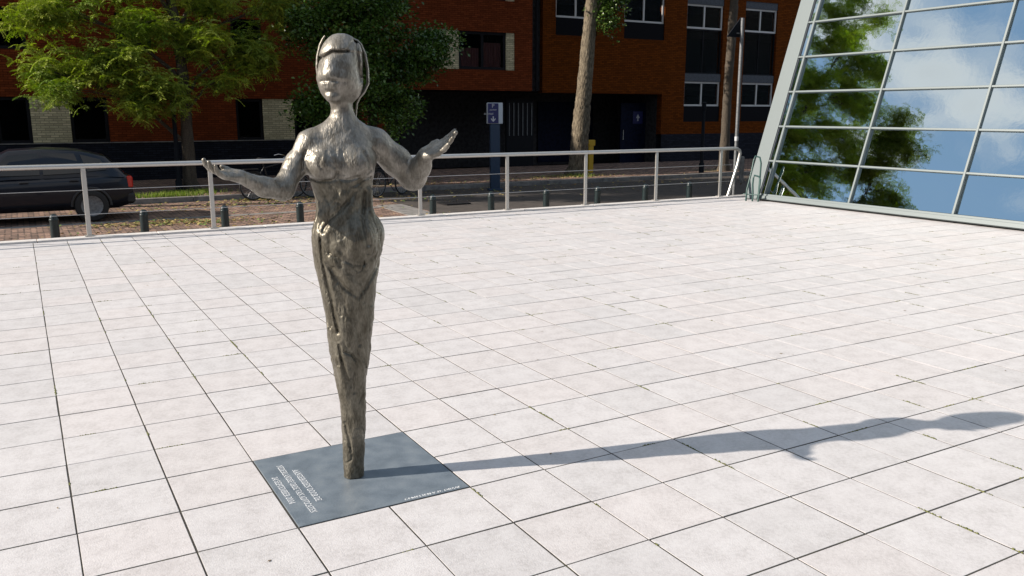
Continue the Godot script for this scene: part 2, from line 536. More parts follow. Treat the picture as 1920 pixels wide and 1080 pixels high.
func build_street() -> void:
	var g := MB.new()
	g.quad(Vector3(-900, STREET - 0.14, -900), Vector3(900, STREET - 0.14, -900), Vector3(900, STREET - 0.14, 900), Vector3(-900, STREET - 0.14, 900), Vector3.UP)
	struct("ground", g.mesh(), M.soil)
	# brick lane next to the plaza
	var b := MB.new()
	b.box(Vector3(-11.2, STREET - 0.06, -11.5), Vector3(36.0, 0.12, 5.2))
	struct("brick_lane", b.mesh(), M.clinker)
	b = MB.new()
	b.box(Vector3(33.6, STREET - 0.06, -11.5), Vector3(53.6, 0.12, 5.2))
	struct("asphalt_lane", b.mesh(), M.asphalt)
	# flush concrete band between lane and road
	b = MB.new()
	b.box(Vector3(-11.2, STREET - 0.058, -14.22), Vector3(36.0, 0.12, 0.23))
	struct("concrete_band", b.mesh(), M.concrete)
	# road
	b = MB.new()
	b.box(Vector3(-11.2, STREET - 0.062, -15.97), Vector3(36.0, 0.12, 3.26))
	struct("road", b.mesh(), M.clinker)
	b = MB.new()
	b.box(Vector3(33.6, STREET - 0.062, -15.85), Vector3(53.6, 0.12, 3.49))
	struct("asphalt_road", b.mesh(), M.asphalt)
	# pale strip of slabs across the lane
	var strip := Node3D.new()
	strip.name = "slab_strip"
	add_child(strip)
	strip.set_meta("kind", "structure")
	for k in 11:
		var sb := MB.new()
		sb.cbox(Vector3.ZERO, Vector3(0.62, 0.05, 0.47), 0.004)
		var o := obj("concrete_slab", sb.mesh(), M.concrete, strip)
		o.position = Vector3(6.2 + 0.09 * k * 0.3, STREET - 0.012, -9.5 - k * 0.475)
		o.rotation.y = -0.06
	# kerb and raised pavement on the far side
	var kerb := Node3D.new()
	kerb.name = "kerb"
	add_child(kerb)
	kerb.set_meta("kind", "structure")
	for k in 40:
		var kb := MB.new()
		kb.cbox(Vector3.ZERO, Vector3(1.394, 0.3, 0.15), 0.012)
		var o := obj("kerb_stone", kb.mesh(), M.concrete, kerb)
		o.position = Vector3(-26 + k * 1.4, STREET - 0.03, -17.68)
	b = MB.new()
	b.box(Vector3(12, STREET + 0.03, -21.0), Vector3(100, 0.14, 6.5))
	struct("pavement", b.mesh(), M.clinker)
	# added dark road, unseen behind the viewer, to darken the bronze reflections
	b = MB.new()
	b.box(Vector3(0, STREET - 0.06, 12.2), Vector3(90, 0.12, 12.2))
	struct("added_road", b.mesh(), M.asphalt)
	# tree pits
	for p in [Vector3(2.97, 0, -19.28), Vector3(7.75, 0, -18.9), Vector3(14.93, 0, -19.32), Vector3(20.6, 0, -18.9)]:
		var s := MB.new()
		s.box(Vector3(p.x, STREET + 0.1, p.z), Vector3(1.5, 0.016, 1.3))
		struct("tree_pit", s.mesh(), M.soil)
	# fallen leaves and twigs
	var lm := MB.new()
	lm.use_col = true
	for k in 3600:
		var cl: Array = [[1.9, -13.3, 0.7], [1.2, -13.6, 0.6], [4.4, -17.3, 0.5], [3.4, -16.5, 1.6], [6.0, -15.6, 2.0], [9.5, -17.9, 2.5], [14.3, -18.8, 0.9], [2.0, -12.0, 2.2], [16.0, -16.9, 4.0]][rng.randi() % 9]
		var x: float = cl[0] + rng.randfn() * cl[2]
		var z: float = cl[1] + rng.randfn() * cl[2] * 0.35
		if z > -9.2:
			continue
		var y := STREET + (0.11 if z < -17.75 else 0.006) + rng.randf() * 0.012
		var s := rng.randf_range(0.012, 0.04)
		var bs := Basis.from_euler(Vector3(rng.randf_range(-0.4, 0.4), rng.randf() * TAU, rng.randf_range(-0.4, 0.4)))
		var t := rng.randf()
		lm.col = Color(0.32, 0.27, 0.09).lerp(Color(0.20, 0.11, 0.04), t) if rng.randf() < 0.75 else Color(0.10, 0.15, 0.03)
		var o := Vector3(x, y + 0.01, z)
		lm.quad(o + bs * Vector3(-s, 0, -s * 0.6), o + bs * Vector3(s, 0, -s * 0.6), o + bs * Vector3(s, 0, s * 0.6), o + bs * Vector3(-s, 0, s * 0.6), bs * Vector3.UP)
	var lo := obj("fallen_leaves", lm.mesh(), M.litter)
	lo.set_meta("kind", "stuff")
	tag(lo, "scattered yellow and brown fallen leaves on the street", "leaves")
	var sp := MB.new()
	sp.use_col = true
	for k in 70:
		var o := Vector3(rng.randf_range(-1.0, 9.0), 0.004, rng.randf_range(-8.0, 2.0))
		if o.x > -0.1 and o.x < 0.9 and o.z > -0.1 and o.z < 0.9:
			continue
		var sz := rng.randf_range(0.005, 0.014)
		var bs := Basis.from_euler(Vector3(rng.randf_range(-0.2, 0.2), rng.randf() * TAU, rng.randf_range(-0.2, 0.2)))
		sp.col = Color(0.22, 0.16, 0.06).lerp(Color(0.10, 0.06, 0.03), rng.randf())
		sp.quad(o + bs * Vector3(-sz, 0, 0), o + bs * Vector3(0, 0, -sz * 0.5), o + bs * Vector3(sz, 0, 0), o + bs * Vector3(0, 0, sz * 0.5), bs * Vector3.UP)
	var so := obj("leaf_crumbs", sp.mesh(), M.litter)
	so.set_meta("kind", "stuff")
	tag(so, "tiny dry leaf crumbs lying on the pale plaza tiles", "leaves")
	# grass round the tree pits
	var gm := MB.new()
	gm.use_col = true
	for k in 1700:
		var cl: Array = [[2.2, -18.2, 0.38, 0.25], [2.9, -18.9, 0.35, 0.3], [14.7, -18.8, 0.3, 0.2], [13.6, -18.7, 0.25, 0.15], [15.2, -19.0, 0.4, 0.3]][[0, 0, 0, 0, 1, 1, 1, 2][rng.randi() % 8]]
		var p := Vector3(cl[0] + rng.randfn() * cl[2], STREET + 0.1, minf(cl[1] + rng.randfn() * cl[3], -17.85))
		var a := rng.randf() * TAU
		var hgt := rng.randf_range(0.03, 0.12)
		var w := rng.randf_range(0.006, 0.014)
		var sd := Vector3(cos(a), 0, sin(a))
		var ln := Vector3(-sin(a), 0, cos(a)) * hgt * rng.randf_range(-0.6, 0.6)
		gm.col = Color(0.10, 0.17, 0.025).lerp(Color(0.24, 0.26, 0.06), rng.randf())
		var nn := sd.cross(Vector3.UP)
		gm.quad(p - sd * w, p + sd * w, p + sd * w * 0.3 + ln + Vector3.UP * hgt, p - sd * w * 0.3 + ln + Vector3.UP * hgt, nn)
	var go := obj("grass", gm.mesh(), M.leaf_light)
	go.set_meta("kind", "stuff")
	tag(go, "rough grass and weeds round the tree feet", "grass")

# ---------------------------------------------------------------- buildings
# front wall with openings: front, back, reveals
func wall(mb: MB, x0: float, x1: float, y0: float, y1: float, z: float, thick: float, holes: Array) -> void:
	var xs := [x0, x1]
	var ys := [y0, y1]
	for h in holes:
		for q in [h[0], h[1]]:
			if q > x0 and q < x1 and not xs.has(q):
				xs.append(q)
		for q in [h[2], h[3]]:
			if q > y0 and q < y1 and not ys.has(q):
				ys.append(q)
	xs.sort()
	ys.sort()
	for i in xs.size() - 1:
		for j in ys.size() - 1:
			var mx: float = (xs[i] + xs[i + 1]) * 0.5
			var my: float = (ys[j] + ys[j + 1]) * 0.5
			var open := false
			for h in holes:
				if mx > h[0] and mx < h[1] and my > h[2] and my < h[3]:
					open = true
			if open:
				continue
			for s in 2:
				var zz := z - thick * s
				mb.quad(Vector3(xs[i], ys[j], zz), Vector3(xs[i + 1], ys[j], zz), Vector3(xs[i + 1], ys[j + 1], zz), Vector3(xs[i], ys[j + 1], zz), Vector3(0, 0, 1 - 2 * s))
	var zb := z - thick
	for h in holes:
		var a: float = maxf(h[0], x0)
		var b: float = minf(h[1], x1)
		var c: float = maxf(h[2], y0)
		var d: float = minf(h[3], y1)
		if h[0] > x0:
			mb.quad(Vector3(a, c, z), Vector3(a, d, z), Vector3(a, d, zb), Vector3(a, c, zb), Vector3.RIGHT)
		if h[1] < x1:
			mb.quad(Vector3(b, c, z), Vector3(b, d, z), Vector3(b, d, zb), Vector3(b, c, zb), Vector3.LEFT)
		if h[2] > y0:
			mb.quad(Vector3(a, c, z), Vector3(b, c, z), Vector3(b, c, zb), Vector3(a, c, zb), Vector3.UP)
		if h[3] < y1:
			mb.quad(Vector3(a, d, z), Vector3(b, d, z), Vector3(b, d, zb), Vector3(a, d, zb), Vector3.DOWN)

# part "window" > frame, panes; x splits give the mullions
func window(parent: Node, x0: float, x1: float, y0: float, y1: float, z: float, splits: Array, fw: float, fm: Material, reflection_sheet := 0) -> void:
	var w := Node3D.new()
	w.name = "window"
	parent.add_child(w, true)
	var f := MB.new()
	var zc := z - 0.11
	f.cbox(Vector3((x0 + x1) / 2, y0 + fw / 2, zc), Vector3(x1 - x0, fw, 0.07), 0.006)
	f.cbox(Vector3((x0 + x1) / 2, y1 - fw / 2, zc), Vector3(x1 - x0, fw, 0.07), 0.006)
	var edges := [x0 + fw / 2] + splits + [x1 - fw / 2]
	for e in edges:
		f.cbox(Vector3(e, (y0 + y1) / 2, zc), Vector3(fw, y1 - y0 - fw * 2, 0.066), 0.006)
	obj("frame", f.mesh(), fm, w)
	for k in edges.size() - 1:
		var a: float = edges[k] + fw / 2
		var b: float = edges[k + 1] - fw / 2
		var p := MB.new()
		p.box(Vector3((a + b) / 2, (y0 + y1) / 2, zc), Vector3(b - a, y1 - y0 - fw * 2, 0.012), Basis.from_euler(Vector3(rng.randf_range(-0.004, 0.004), rng.randf_range(-0.004, 0.004), 0)))
		obj("pane", p.mesh(), M.pane, w)
		if reflection_sheet > 0:  # folded sheet imitating pinkish reflections in the pane
			var cm := MB.new()
			var n := 40
			var last := -1
			var yl := y0 + 0.05
			var yh := y1 - 0.1 - (0.25 if k == reflection_sheet - 1 else 0.45)
			for i in n + 1:
				var x := lerpf(a, b, float(i) / n)
				var zz := z - 0.30 + 0.03 * sin(i * 1.9) + 0.012 * sin(i * 0.7)
				var nn := Vector3(-cos(i * 1.9) * 0.8, 0, 1).normalized()
				var st := cm.vert(Vector3(x, yl, zz), nn)
				cm.vert(Vector3(x, yh, zz), nn)
				if last >= 0:
					cm.tri(last, last + 1, st + 1)
					cm.tri(last, st + 1, st)
				last = st
			obj("reflection_sheet", cm.mesh(), M.reflection_sheet, w)

func panel(parent: Node, called: String, x0: float, x1: float, y0: float, y1: float, z: float, m: Material) -> void:
	var b := MB.new()
	b.box(Vector3((x0 + x1) / 2, (y0 + y1) / 2, z - 0.09), Vector3(x1 - x0, y1 - y0, 0.12))
	obj(called, b.mesh(), m, parent)

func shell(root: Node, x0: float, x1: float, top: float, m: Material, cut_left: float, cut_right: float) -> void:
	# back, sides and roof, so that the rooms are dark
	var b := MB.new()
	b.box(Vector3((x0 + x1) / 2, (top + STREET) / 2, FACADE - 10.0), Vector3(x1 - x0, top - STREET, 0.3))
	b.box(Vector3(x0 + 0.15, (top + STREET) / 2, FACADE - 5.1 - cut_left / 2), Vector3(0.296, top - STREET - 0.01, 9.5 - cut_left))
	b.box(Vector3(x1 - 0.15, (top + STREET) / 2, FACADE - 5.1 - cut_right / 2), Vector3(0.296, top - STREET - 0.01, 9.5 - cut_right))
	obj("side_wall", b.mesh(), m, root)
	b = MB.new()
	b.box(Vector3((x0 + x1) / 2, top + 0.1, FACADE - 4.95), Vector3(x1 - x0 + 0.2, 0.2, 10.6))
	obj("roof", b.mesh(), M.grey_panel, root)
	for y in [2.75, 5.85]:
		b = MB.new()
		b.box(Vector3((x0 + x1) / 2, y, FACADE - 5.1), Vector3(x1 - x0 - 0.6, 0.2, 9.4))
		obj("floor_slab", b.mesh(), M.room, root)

func build_red_building() -> void:
	var root := thing("brick_building", "red brick building with cream brick panels and dark windows behind the trees", "building")
	var x0 := -26.0
	var x1 := 16.05
	var top := 8.8
	var holes := []
	var wins := []
	# ground floor: dark windows beside cream panels, repeated to the left
	for k in range(0, 5):
		var o := -k * 6.5
		holes.append([5.21 + o, 8.05 + o, 0.84, 2.13])
		wins.append([5.21 + o, 6.06 + o, 0.84, 2.13, [], 0])
		wins.append([7.05 + o, 8.05 + o, 0.84, 2.13, [], 0])
	# upper floors
	var ups := []
	for k in range(0, 10):
		for f in 2:
			var y := 3.22 + f * 2.42
			if k == 0:
				ups.append([0.0, y])
				holes.append([11.96, 15.3, y, y + 1.32])
			else:
				var wx := 5.2 - (k - 1) * 3.25
				if wx > x0 + 1:
					holes.append([wx, wx + 0.95, y + 0.2, y + 1.32])
					wins.append([wx, wx + 0.95, y + 0.2, y + 1.32, [], 0])
	holes.append([10.2, 17.0, -1.0, 2.49])
	var mb := MB.new()
	wall(mb, x0, x1, 0.82, top, FACADE, 0.3, holes)
	obj("wall", mb.mesh(), M.red_brick, root)
	mb = MB.new()
	wall(mb, x0, x1, STREET, 0.82, FACADE + 0.03, 0.33, [[10.2, 17.0, -1.0, 2.49]])
	mb.quad(Vector3(x0, 0.82, FACADE + 0.03), Vector3(10.2, 0.82, FACADE + 0.03), Vector3(10.2, 0.82, FACADE - 0.02), Vector3(x0, 0.82, FACADE - 0.02), Vector3.UP)
	obj("plinth", mb.mesh(), M.plinth, root)
	mb = MB.new()
	mb.cbox(Vector3((x0 + 10.2) / 2, 0.835, FACADE + 0.025), Vector3(10.2 - x0, 0.03, 0.045), 0.004)
	obj("ledge", mb.mesh(), M.concrete, root)
	for w in wins:
		window(root, w[0], w[1], w[2], w[3], FACADE, [], 0.09, M.dark_frame)
	for k in range(0, 5):
		var o := -k * 6.5
		panel(root, "cream_panel", 6.06 + o, 7.05 + o, 0.84, 2.13, FACADE + 0.002, M.cream_brick)
	for u in ups:
		var o: float = u[0]
		var y: float = u[1]
		panel(root, "cream_panel", 11.96 + o, 13.03 + o, y, y + 1.32, FACADE + 0.002, M.cream_brick)
		panel(root, "cream_panel", 14.96 + o, 15.3 + o, y, y + 1.32, FACADE + 0.002, M.cream_brick)
		window(root, 13.03 + o, 14.96 + o, y, y + 1.32, FACADE, [14.0 + o], 0.10, M.dark_frame, 2 if o == 0.0 else 0)
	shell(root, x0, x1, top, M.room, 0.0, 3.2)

func build_back_building() -> void:
	# added unseen behind the viewer, to give the bronze a dark reflection
	var root := thing("added_building", "added dark building, unseen behind the viewer, to darken the reflection in the bronze", "building")
	var z := 18.5
	var b := MB.new()
	b.box(Vector3(2, 5.0, z + 4.0), Vector3(60, 10.8, 8.0))
	obj("wall", b.mesh(), M.dark_wall, root)
	for k in 14:
		for f in 3:
			b = MB.new()
			b.cbox(Vector3(-24 + k * 4.0, 1.6 + f * 3.1, z - 0.03), Vector3(2.4, 1.7, 0.06), 0.01)
			obj("window", b.mesh(), M.car_glass, root)
	b = MB.new()
	b.box(Vector3(2, 10.5, z + 4.0), Vector3(60.4, 0.2, 8.4))
	obj("roof", b.mesh(), M.grey_panel, root)

func build_orange_building() -> void:
	var root := thing("brick_building", "orange brick building with grey framed windows over a dark garage recess", "building")
	var x0 := 16.5
	var x1 := 48.0
	var top := 9.2
	var holes := [[16.0, 22.25, -1.0, 2.44]]
	var cols := [[17.07, 18.95, 0], [20.25, 22.27, 0], [23.43, 25.42, 1], [26.66, 28.56, 1], [30.0, 32.0, 0], [33.2, 35.2, 1], [36.5, 38.5, 0], [40.0, 42.0, 1], [43.4, 45.4, 1]]
	for c in cols:
		if c[2] == 0:
			holes.append([c[0], c[1], 4.56, 6.38])
		else:
			holes.append([c[0], c[1], 1.33, 6.36])
	var mb := MB.new()
	wall(mb, x0, x1, 0.83, top, FACADE, 0.3, holes)
	obj("wall", mb.mesh(), M.orange_brick, root)
	mb = MB.new()
	wall(mb, 22.25, x1, STREET, 0.83, FACADE + 0.03, 0.33, [])
	mb.quad(Vector3(22.25, 0.83, FACADE + 0.03), Vector3(x1, 0.83, FACADE + 0.03), Vector3(x1, 0.83, FACADE - 0.02), Vector3(22.25, 0.83, FACADE - 0.02), Vector3.UP)
	obj("plinth", mb.mesh(), M.plinth, root)
	for c in cols:
		var mid: float = (c[0] + c[1]) / 2
		if c[2] == 0:
			window(root, c[0], c[1], 5.2, 6.38, FACADE, [mid], 0.075, M.grey_frame)
			panel(root, "spandrel_panel", c[0], c[1], 4.56, 5.2, FACADE, M.spandrel)
		else:
			window(root, c[0], c[1], 5.1, 6.07, FACADE, [mid], 0.075, M.grey_frame)
			panel(root, "grey_panel", c[0], c[1], 6.07, 6.36, FACADE, M.grey_panel)
			window(root, c[0], c[1], 3.3, 5.1, FACADE - 0.02, [mid], 0.05, M.dark_frame)
			panel(root, "grey_panel", c[0], c[1], 2.98, 3.3, FACADE, M.grey_panel)
			window(root, c[0], c[1], 1.97, 2.98, FACADE, [mid], 0.075, M.grey_frame)
			panel(root, "spandrel_panel", c[0], c[1], 1.33, 1.97, FACADE, M.spandrel)
	# dark gap with downpipe between the two buildings
	mb = MB.new()
	mb.box(Vector3(16.275, 5.9, FACADE - 0.35), Vector3(0.45, 6.8, 0.3))
	obj("gap_wall", mb.mesh(), M.dark_wall, root)
	mb = MB.new()
	mb.tube([Vector3(16.3, 2.5, FACADE - 0.1), Vector3(16.3, 9.0, FACADE - 0.1)], [0.05, 0.05], 10)
	obj("downpipe", mb.mesh(), M.dark_frame, root)
	# the garage recess under both buildings
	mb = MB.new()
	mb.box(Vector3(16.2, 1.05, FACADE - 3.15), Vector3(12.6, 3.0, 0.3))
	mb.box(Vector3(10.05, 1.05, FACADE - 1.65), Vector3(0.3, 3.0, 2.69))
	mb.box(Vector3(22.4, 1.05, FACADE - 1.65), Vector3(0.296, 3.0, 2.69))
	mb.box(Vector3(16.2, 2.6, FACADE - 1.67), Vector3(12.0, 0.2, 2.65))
	obj("recess_wall", mb.mesh(), M.dark_wall, root)
	mb = MB.new()
	mb.cbox(Vector3(19.5, 0.9, FACADE - 2.96), Vector3(2.8, 2.5, 0.06), 0.01)
	obj("garage_door", mb.mesh(), M.navy, root)
	mb = MB.new()
	mb.cbox(Vector3(21.6, 0.85, FACADE - 1.05), Vector3(1.3, 2.5, 0.08), 0.01)
	var dr := obj("door", mb.mesh(), M.navy, root)
	mb = MB.new()
	mb.tube([Vector3(21.08, 0.6, FACADE - 0.99), Vector3(21.08, 1.0, FACADE - 0.99)], [0.015, 0.015], 8)
	obj("handle", mb.mesh(), M.cable, dr)
	mb = MB.new()
	mb.box(Vector3(16.12, 0.9, FACADE - 1.06), Vector3(1.2, 2.6, 0.1))
	var gd := obj("door", mb.mesh(), M.dark_frame, root)
	for k in 6:
		mb = MB.new()
		mb.cbox(Vector3(15.63 + k * 0.2, 1.45, FACADE - 0.99), Vector3(0.035, 1.24, 0.03), 0.005)
		obj("grille_bar", mb.mesh(), M.post_grey, gd)
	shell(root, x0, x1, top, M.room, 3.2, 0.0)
	# small blue arrow sign on the door
	var sg := thing("arrow_sign", "small dark blue sign with a white arrow on the garage recess door", "sign", Vector3(21.82, 1.5, FACADE - 1.0))
	mb = MB.new()
	mb.cbox(Vector3.ZERO, Vector3(0.5, 0.5, 0.02), 0.004)
	obj("plate", mb.mesh(), M.sign_blue, sg)
	mb = MB.new()
	mb.prism(PackedVector2Array([Vector2(-0.03, -0.14), Vector2(0.03, -0.14), Vector2(0.03, -0.02), Vector2(0.1, -0.02), Vector2(0, 0.15), Vector2(-0.1, -0.02), Vector2(-0.03, -0.02)]), 0.011, 0.014)
	obj("arrow", mb.mesh(), M.white, sg)

# ---------------------------------------------------------------- leaning glass hall on the right
const LEAN := 0.317
func gp(y: float, z: float, out := 0.0) -> Vector3:
	# a point on the leaning plane, moved out along its normal
	var nn := Vector3(-1, LEAN, 0).normalized()
	return Vector3(11.8 + LEAN * y, y, z) + nn * out

func gbar(mb: MB, y0: float, z0: float, y1: float, z1: float, wide: float, deep: float) -> void:
	var a := gp(y0, z0)
	var b := gp(y1, z1)
	var d := (b - a).normalized()
	var nn := Vector3(-1, LEAN, 0).normalized()
	mb.cbox((a + b) / 2, Vector3(wide, deep, (b - a).length()), 0.006, Basis(nn.cross(d), nn, d))

func build_glass_hall() -> void:
	var root := thing("glass_hall", "leaning glass building front mirroring trees, clouds and sky", "building")
	var H := 7.5
	var zs := [-8.2, -8.05]
	for k in 7:
		zs.append(-6.08 + k * 1.97)
	var ys := [0.12]
	for k in 11:
		ys.append(0.754 + k * 0.6655)
	var nn := Vector3(-1, LEAN, 0).normalized()
	var up := Vector3(LEAN, 1, 0).normalized()
	# end band and its thickness
	var b := MB.new()
	var a0 := gp(0.0, -8.375)
	var a1 := gp(H, -8.375)
	b.cbox((a0 + a1) / 2 - nn * 0.1, Vector3(0.35, 0.3, (a1 - a0).length()), 0.01, Basis(nn.cross(up), nn, up))
	obj("end_band", b.mesh(), M.alu, root)
	# sill in two steps
	b = MB.new()
	b.cbox(gp(0.055, -1.2, 0.02), Vector3(0.11, 0.2, 13.98), 0.006, Basis(up, nn, up.cross(nn)))
	b.cbox(gp(0.035, -1.2, 0.09), Vector3(0.07, 0.1, 13.98), 0.006, Basis(up, nn, up.cross(nn)))
	obj("sill", b.mesh(), M.alu, root)
	# panes, each a trifle out of true
	for i in zs.size() - 1:
		for j in ys.size() - 1:
			var c := gp((ys[j] + ys[j + 1]) / 2, (zs[i] + zs[i + 1]) / 2)
			var bs := Basis(up.cross(nn), up, nn).rotated(Vector3.UP, rng.randf_range(-0.009, 0.009)).rotated(Vector3.BACK, rng.randf_range(-0.009, 0.009))
			var p := MB.new()
			p.box(Vector3.ZERO, Vector3(absf(zs[i + 1] - zs[i]) - 0.02, (ys[j + 1] - ys[j]) / up.y - 0.02, 0.014))
			var o := obj("pane", p.mesh(), M.mirror, root)
			o.transform = Transform3D(bs, c)
	for i in zs.size():
		b = MB.new()
		if i == 0:
			continue
		gbar(b, 0.1, zs[i], H, zs[i], 0.05 if i == 1 else 0.04, 0.11)
		obj("mullion", b.mesh(), M.alu, root)
	# dark gasket along the band
	b = MB.new()
	gbar(b, 0.1, -8.197, H, -8.197, 0.02, 0.05)
	obj("gasket", b.mesh(), M.alu_dark, root)
	for j in range(1, ys.size()):
		b = MB.new()
		gbar(b, ys[j], -8.2, ys[j], 5.8, 0.036, 0.09)
		obj("transom", b.mesh(), M.alu, root)
	# side wall, roof and back so that the hall is closed
	b = MB.new()
	b.prism(PackedVector2Array([Vector2(12.0, 0.0), Vector2(11.8 + LEAN * H + 0.2, H), Vector2(24, H), Vector2(24, -0.4), Vector2(12.0, -0.4)]), -8.5, -8.2)
	obj("side_wall", b.mesh(), M.alu, root)
	b = MB.new()
	b.box(Vector3(19.0, H + 0.1, -1.3), Vector3(10.4, 0.2, 14.6))
	obj("roof", b.mesh(), M.alu, root)

# ---------------------------------------------------------------- railing
func build_railing() -> void:
	var zr := -8.9
	var root := thing("railing", "brushed steel railing with two thin cables along the plaza edge", "railing", Vector3(0, 0, 0))
	var h := 0.985
	var mb := MB.new()
	var pts := [Vector3(-8.5, h, zr), Vector3(1, h, zr), Vector3(11.72, h, zr), Vector3(11.82, h - 0.012, zr), Vector3(11.885, h - 0.045, zr), Vector3(11.91, h - 0.1, zr), Vector3(11.86, h - 0.32, zr), Vector3(11.63, 0.03, zr)]
	mb.tube(pts, [0.034, 0.034, 0.034, 0.034, 0.034, 0.034, 0.032, 0.032], 14)
	obj("top_rail", mb.mesh(), M.steel, root)
	for k in range(-5, 7):
		var x := 1.53 + k * 1.645
		mb = MB.new()
		mb.cbox(Vector3(x, h / 2, zr), Vector3(0.062, h - 0.04, 0.03), 0.006)
		mb.cbox(Vector3(x, 0.04, zr), Vector3(0.12, 0.012, 0.1), 0.003)
		obj("post", mb.mesh(), M.steel, root)
	for y in [0.66, 0.33]:
		mb = MB.new()
		mb.tube([Vector3(-8.5, y, zr), Vector3(11.7, y, zr)], [0.004, 0.004], 6)
		obj("cable", mb.mesh(), M.cable, root)

# ---------------------------------------------------------------- trees
func leaf(mb: MB, p: Vector3, d: Vector3, nn: Vector3, ln: float, w: float) -> void:
	# two triangles folded along the midrib
	var s := d.cross(nn).normalized()
	var a := mb.vert(p, nn)
	mb.vert(p + d * ln * 0.5 + s * w + nn * w * 0.35, (nn - s * 0.4).normalized())
	mb.vert(p + d * ln, nn)
	mb.vert(p + d * ln * 0.5 - s * w + nn * w * 0.35, (nn + s * 0.4).normalized())
	mb.ix.append_array(PackedInt32Array([a, a + 2, a + 1, a, a + 3, a + 2]))

func feather_spray(seed_: int) -> ArrayMesh:
	var r := RandomNumberGenerator.new()
	r.seed = seed_
	var mb := MB.new()
	for f in 3:
		var yaw := f * 2.1 + r.randf()
		var out := Vector3(cos(yaw), 0.15, sin(yaw)).normalized()
		for i in 8:
			var t := (i + 1) / 8.0
			var p := out * 0.27 * t + Vector3.DOWN * 0.13 * t * t
			var dd := (out + Vector3.DOWN * t).normalized()
			var side := dd.cross(Vector3.UP).normalized()
			for s: float in [-1.0, 1.0]:
				var d := (side * s + dd * 0.5 + Vector3.DOWN * r.randf_range(0.1, 0.5)).normalized()
				leaf(mb, p, d, (Vector3.UP + Vector3(r.randf_range(-0.4, 0.4), 0, r.randf_range(-0.4, 0.4))).normalized(), r.randf_range(0.06, 0.085), 0.014)
	return mb.mesh()

func broad_spray(seed_: int) -> ArrayMesh:
	var r := RandomNumberGenerator.new()
	r.seed = seed_
	var mb := MB.new()
	for i in 11:
		var p := Vector3(r.randf_range(-0.13, 0.13), r.randf_range(-0.1, 0.1), r.randf_range(-0.13, 0.13))
		var d := (p.normalized() + Vector3(r.randf_range(-0.6, 0.6), r.randf_range(-0.7, 0.1), r.randf_range(-0.6, 0.6))).normalized()
		var nn := (Vector3.UP + Vector3(r.randf_range(-0.8, 0.8), 0, r.randf_range(-0.8, 0.8)))
		nn = (nn - d * nn.dot(d)).normalized()
		leaf(mb, p, d, nn, r.randf_range(0.075, 0.12), r.randf_range(0.026, 0.038))
	return mb.mesh()

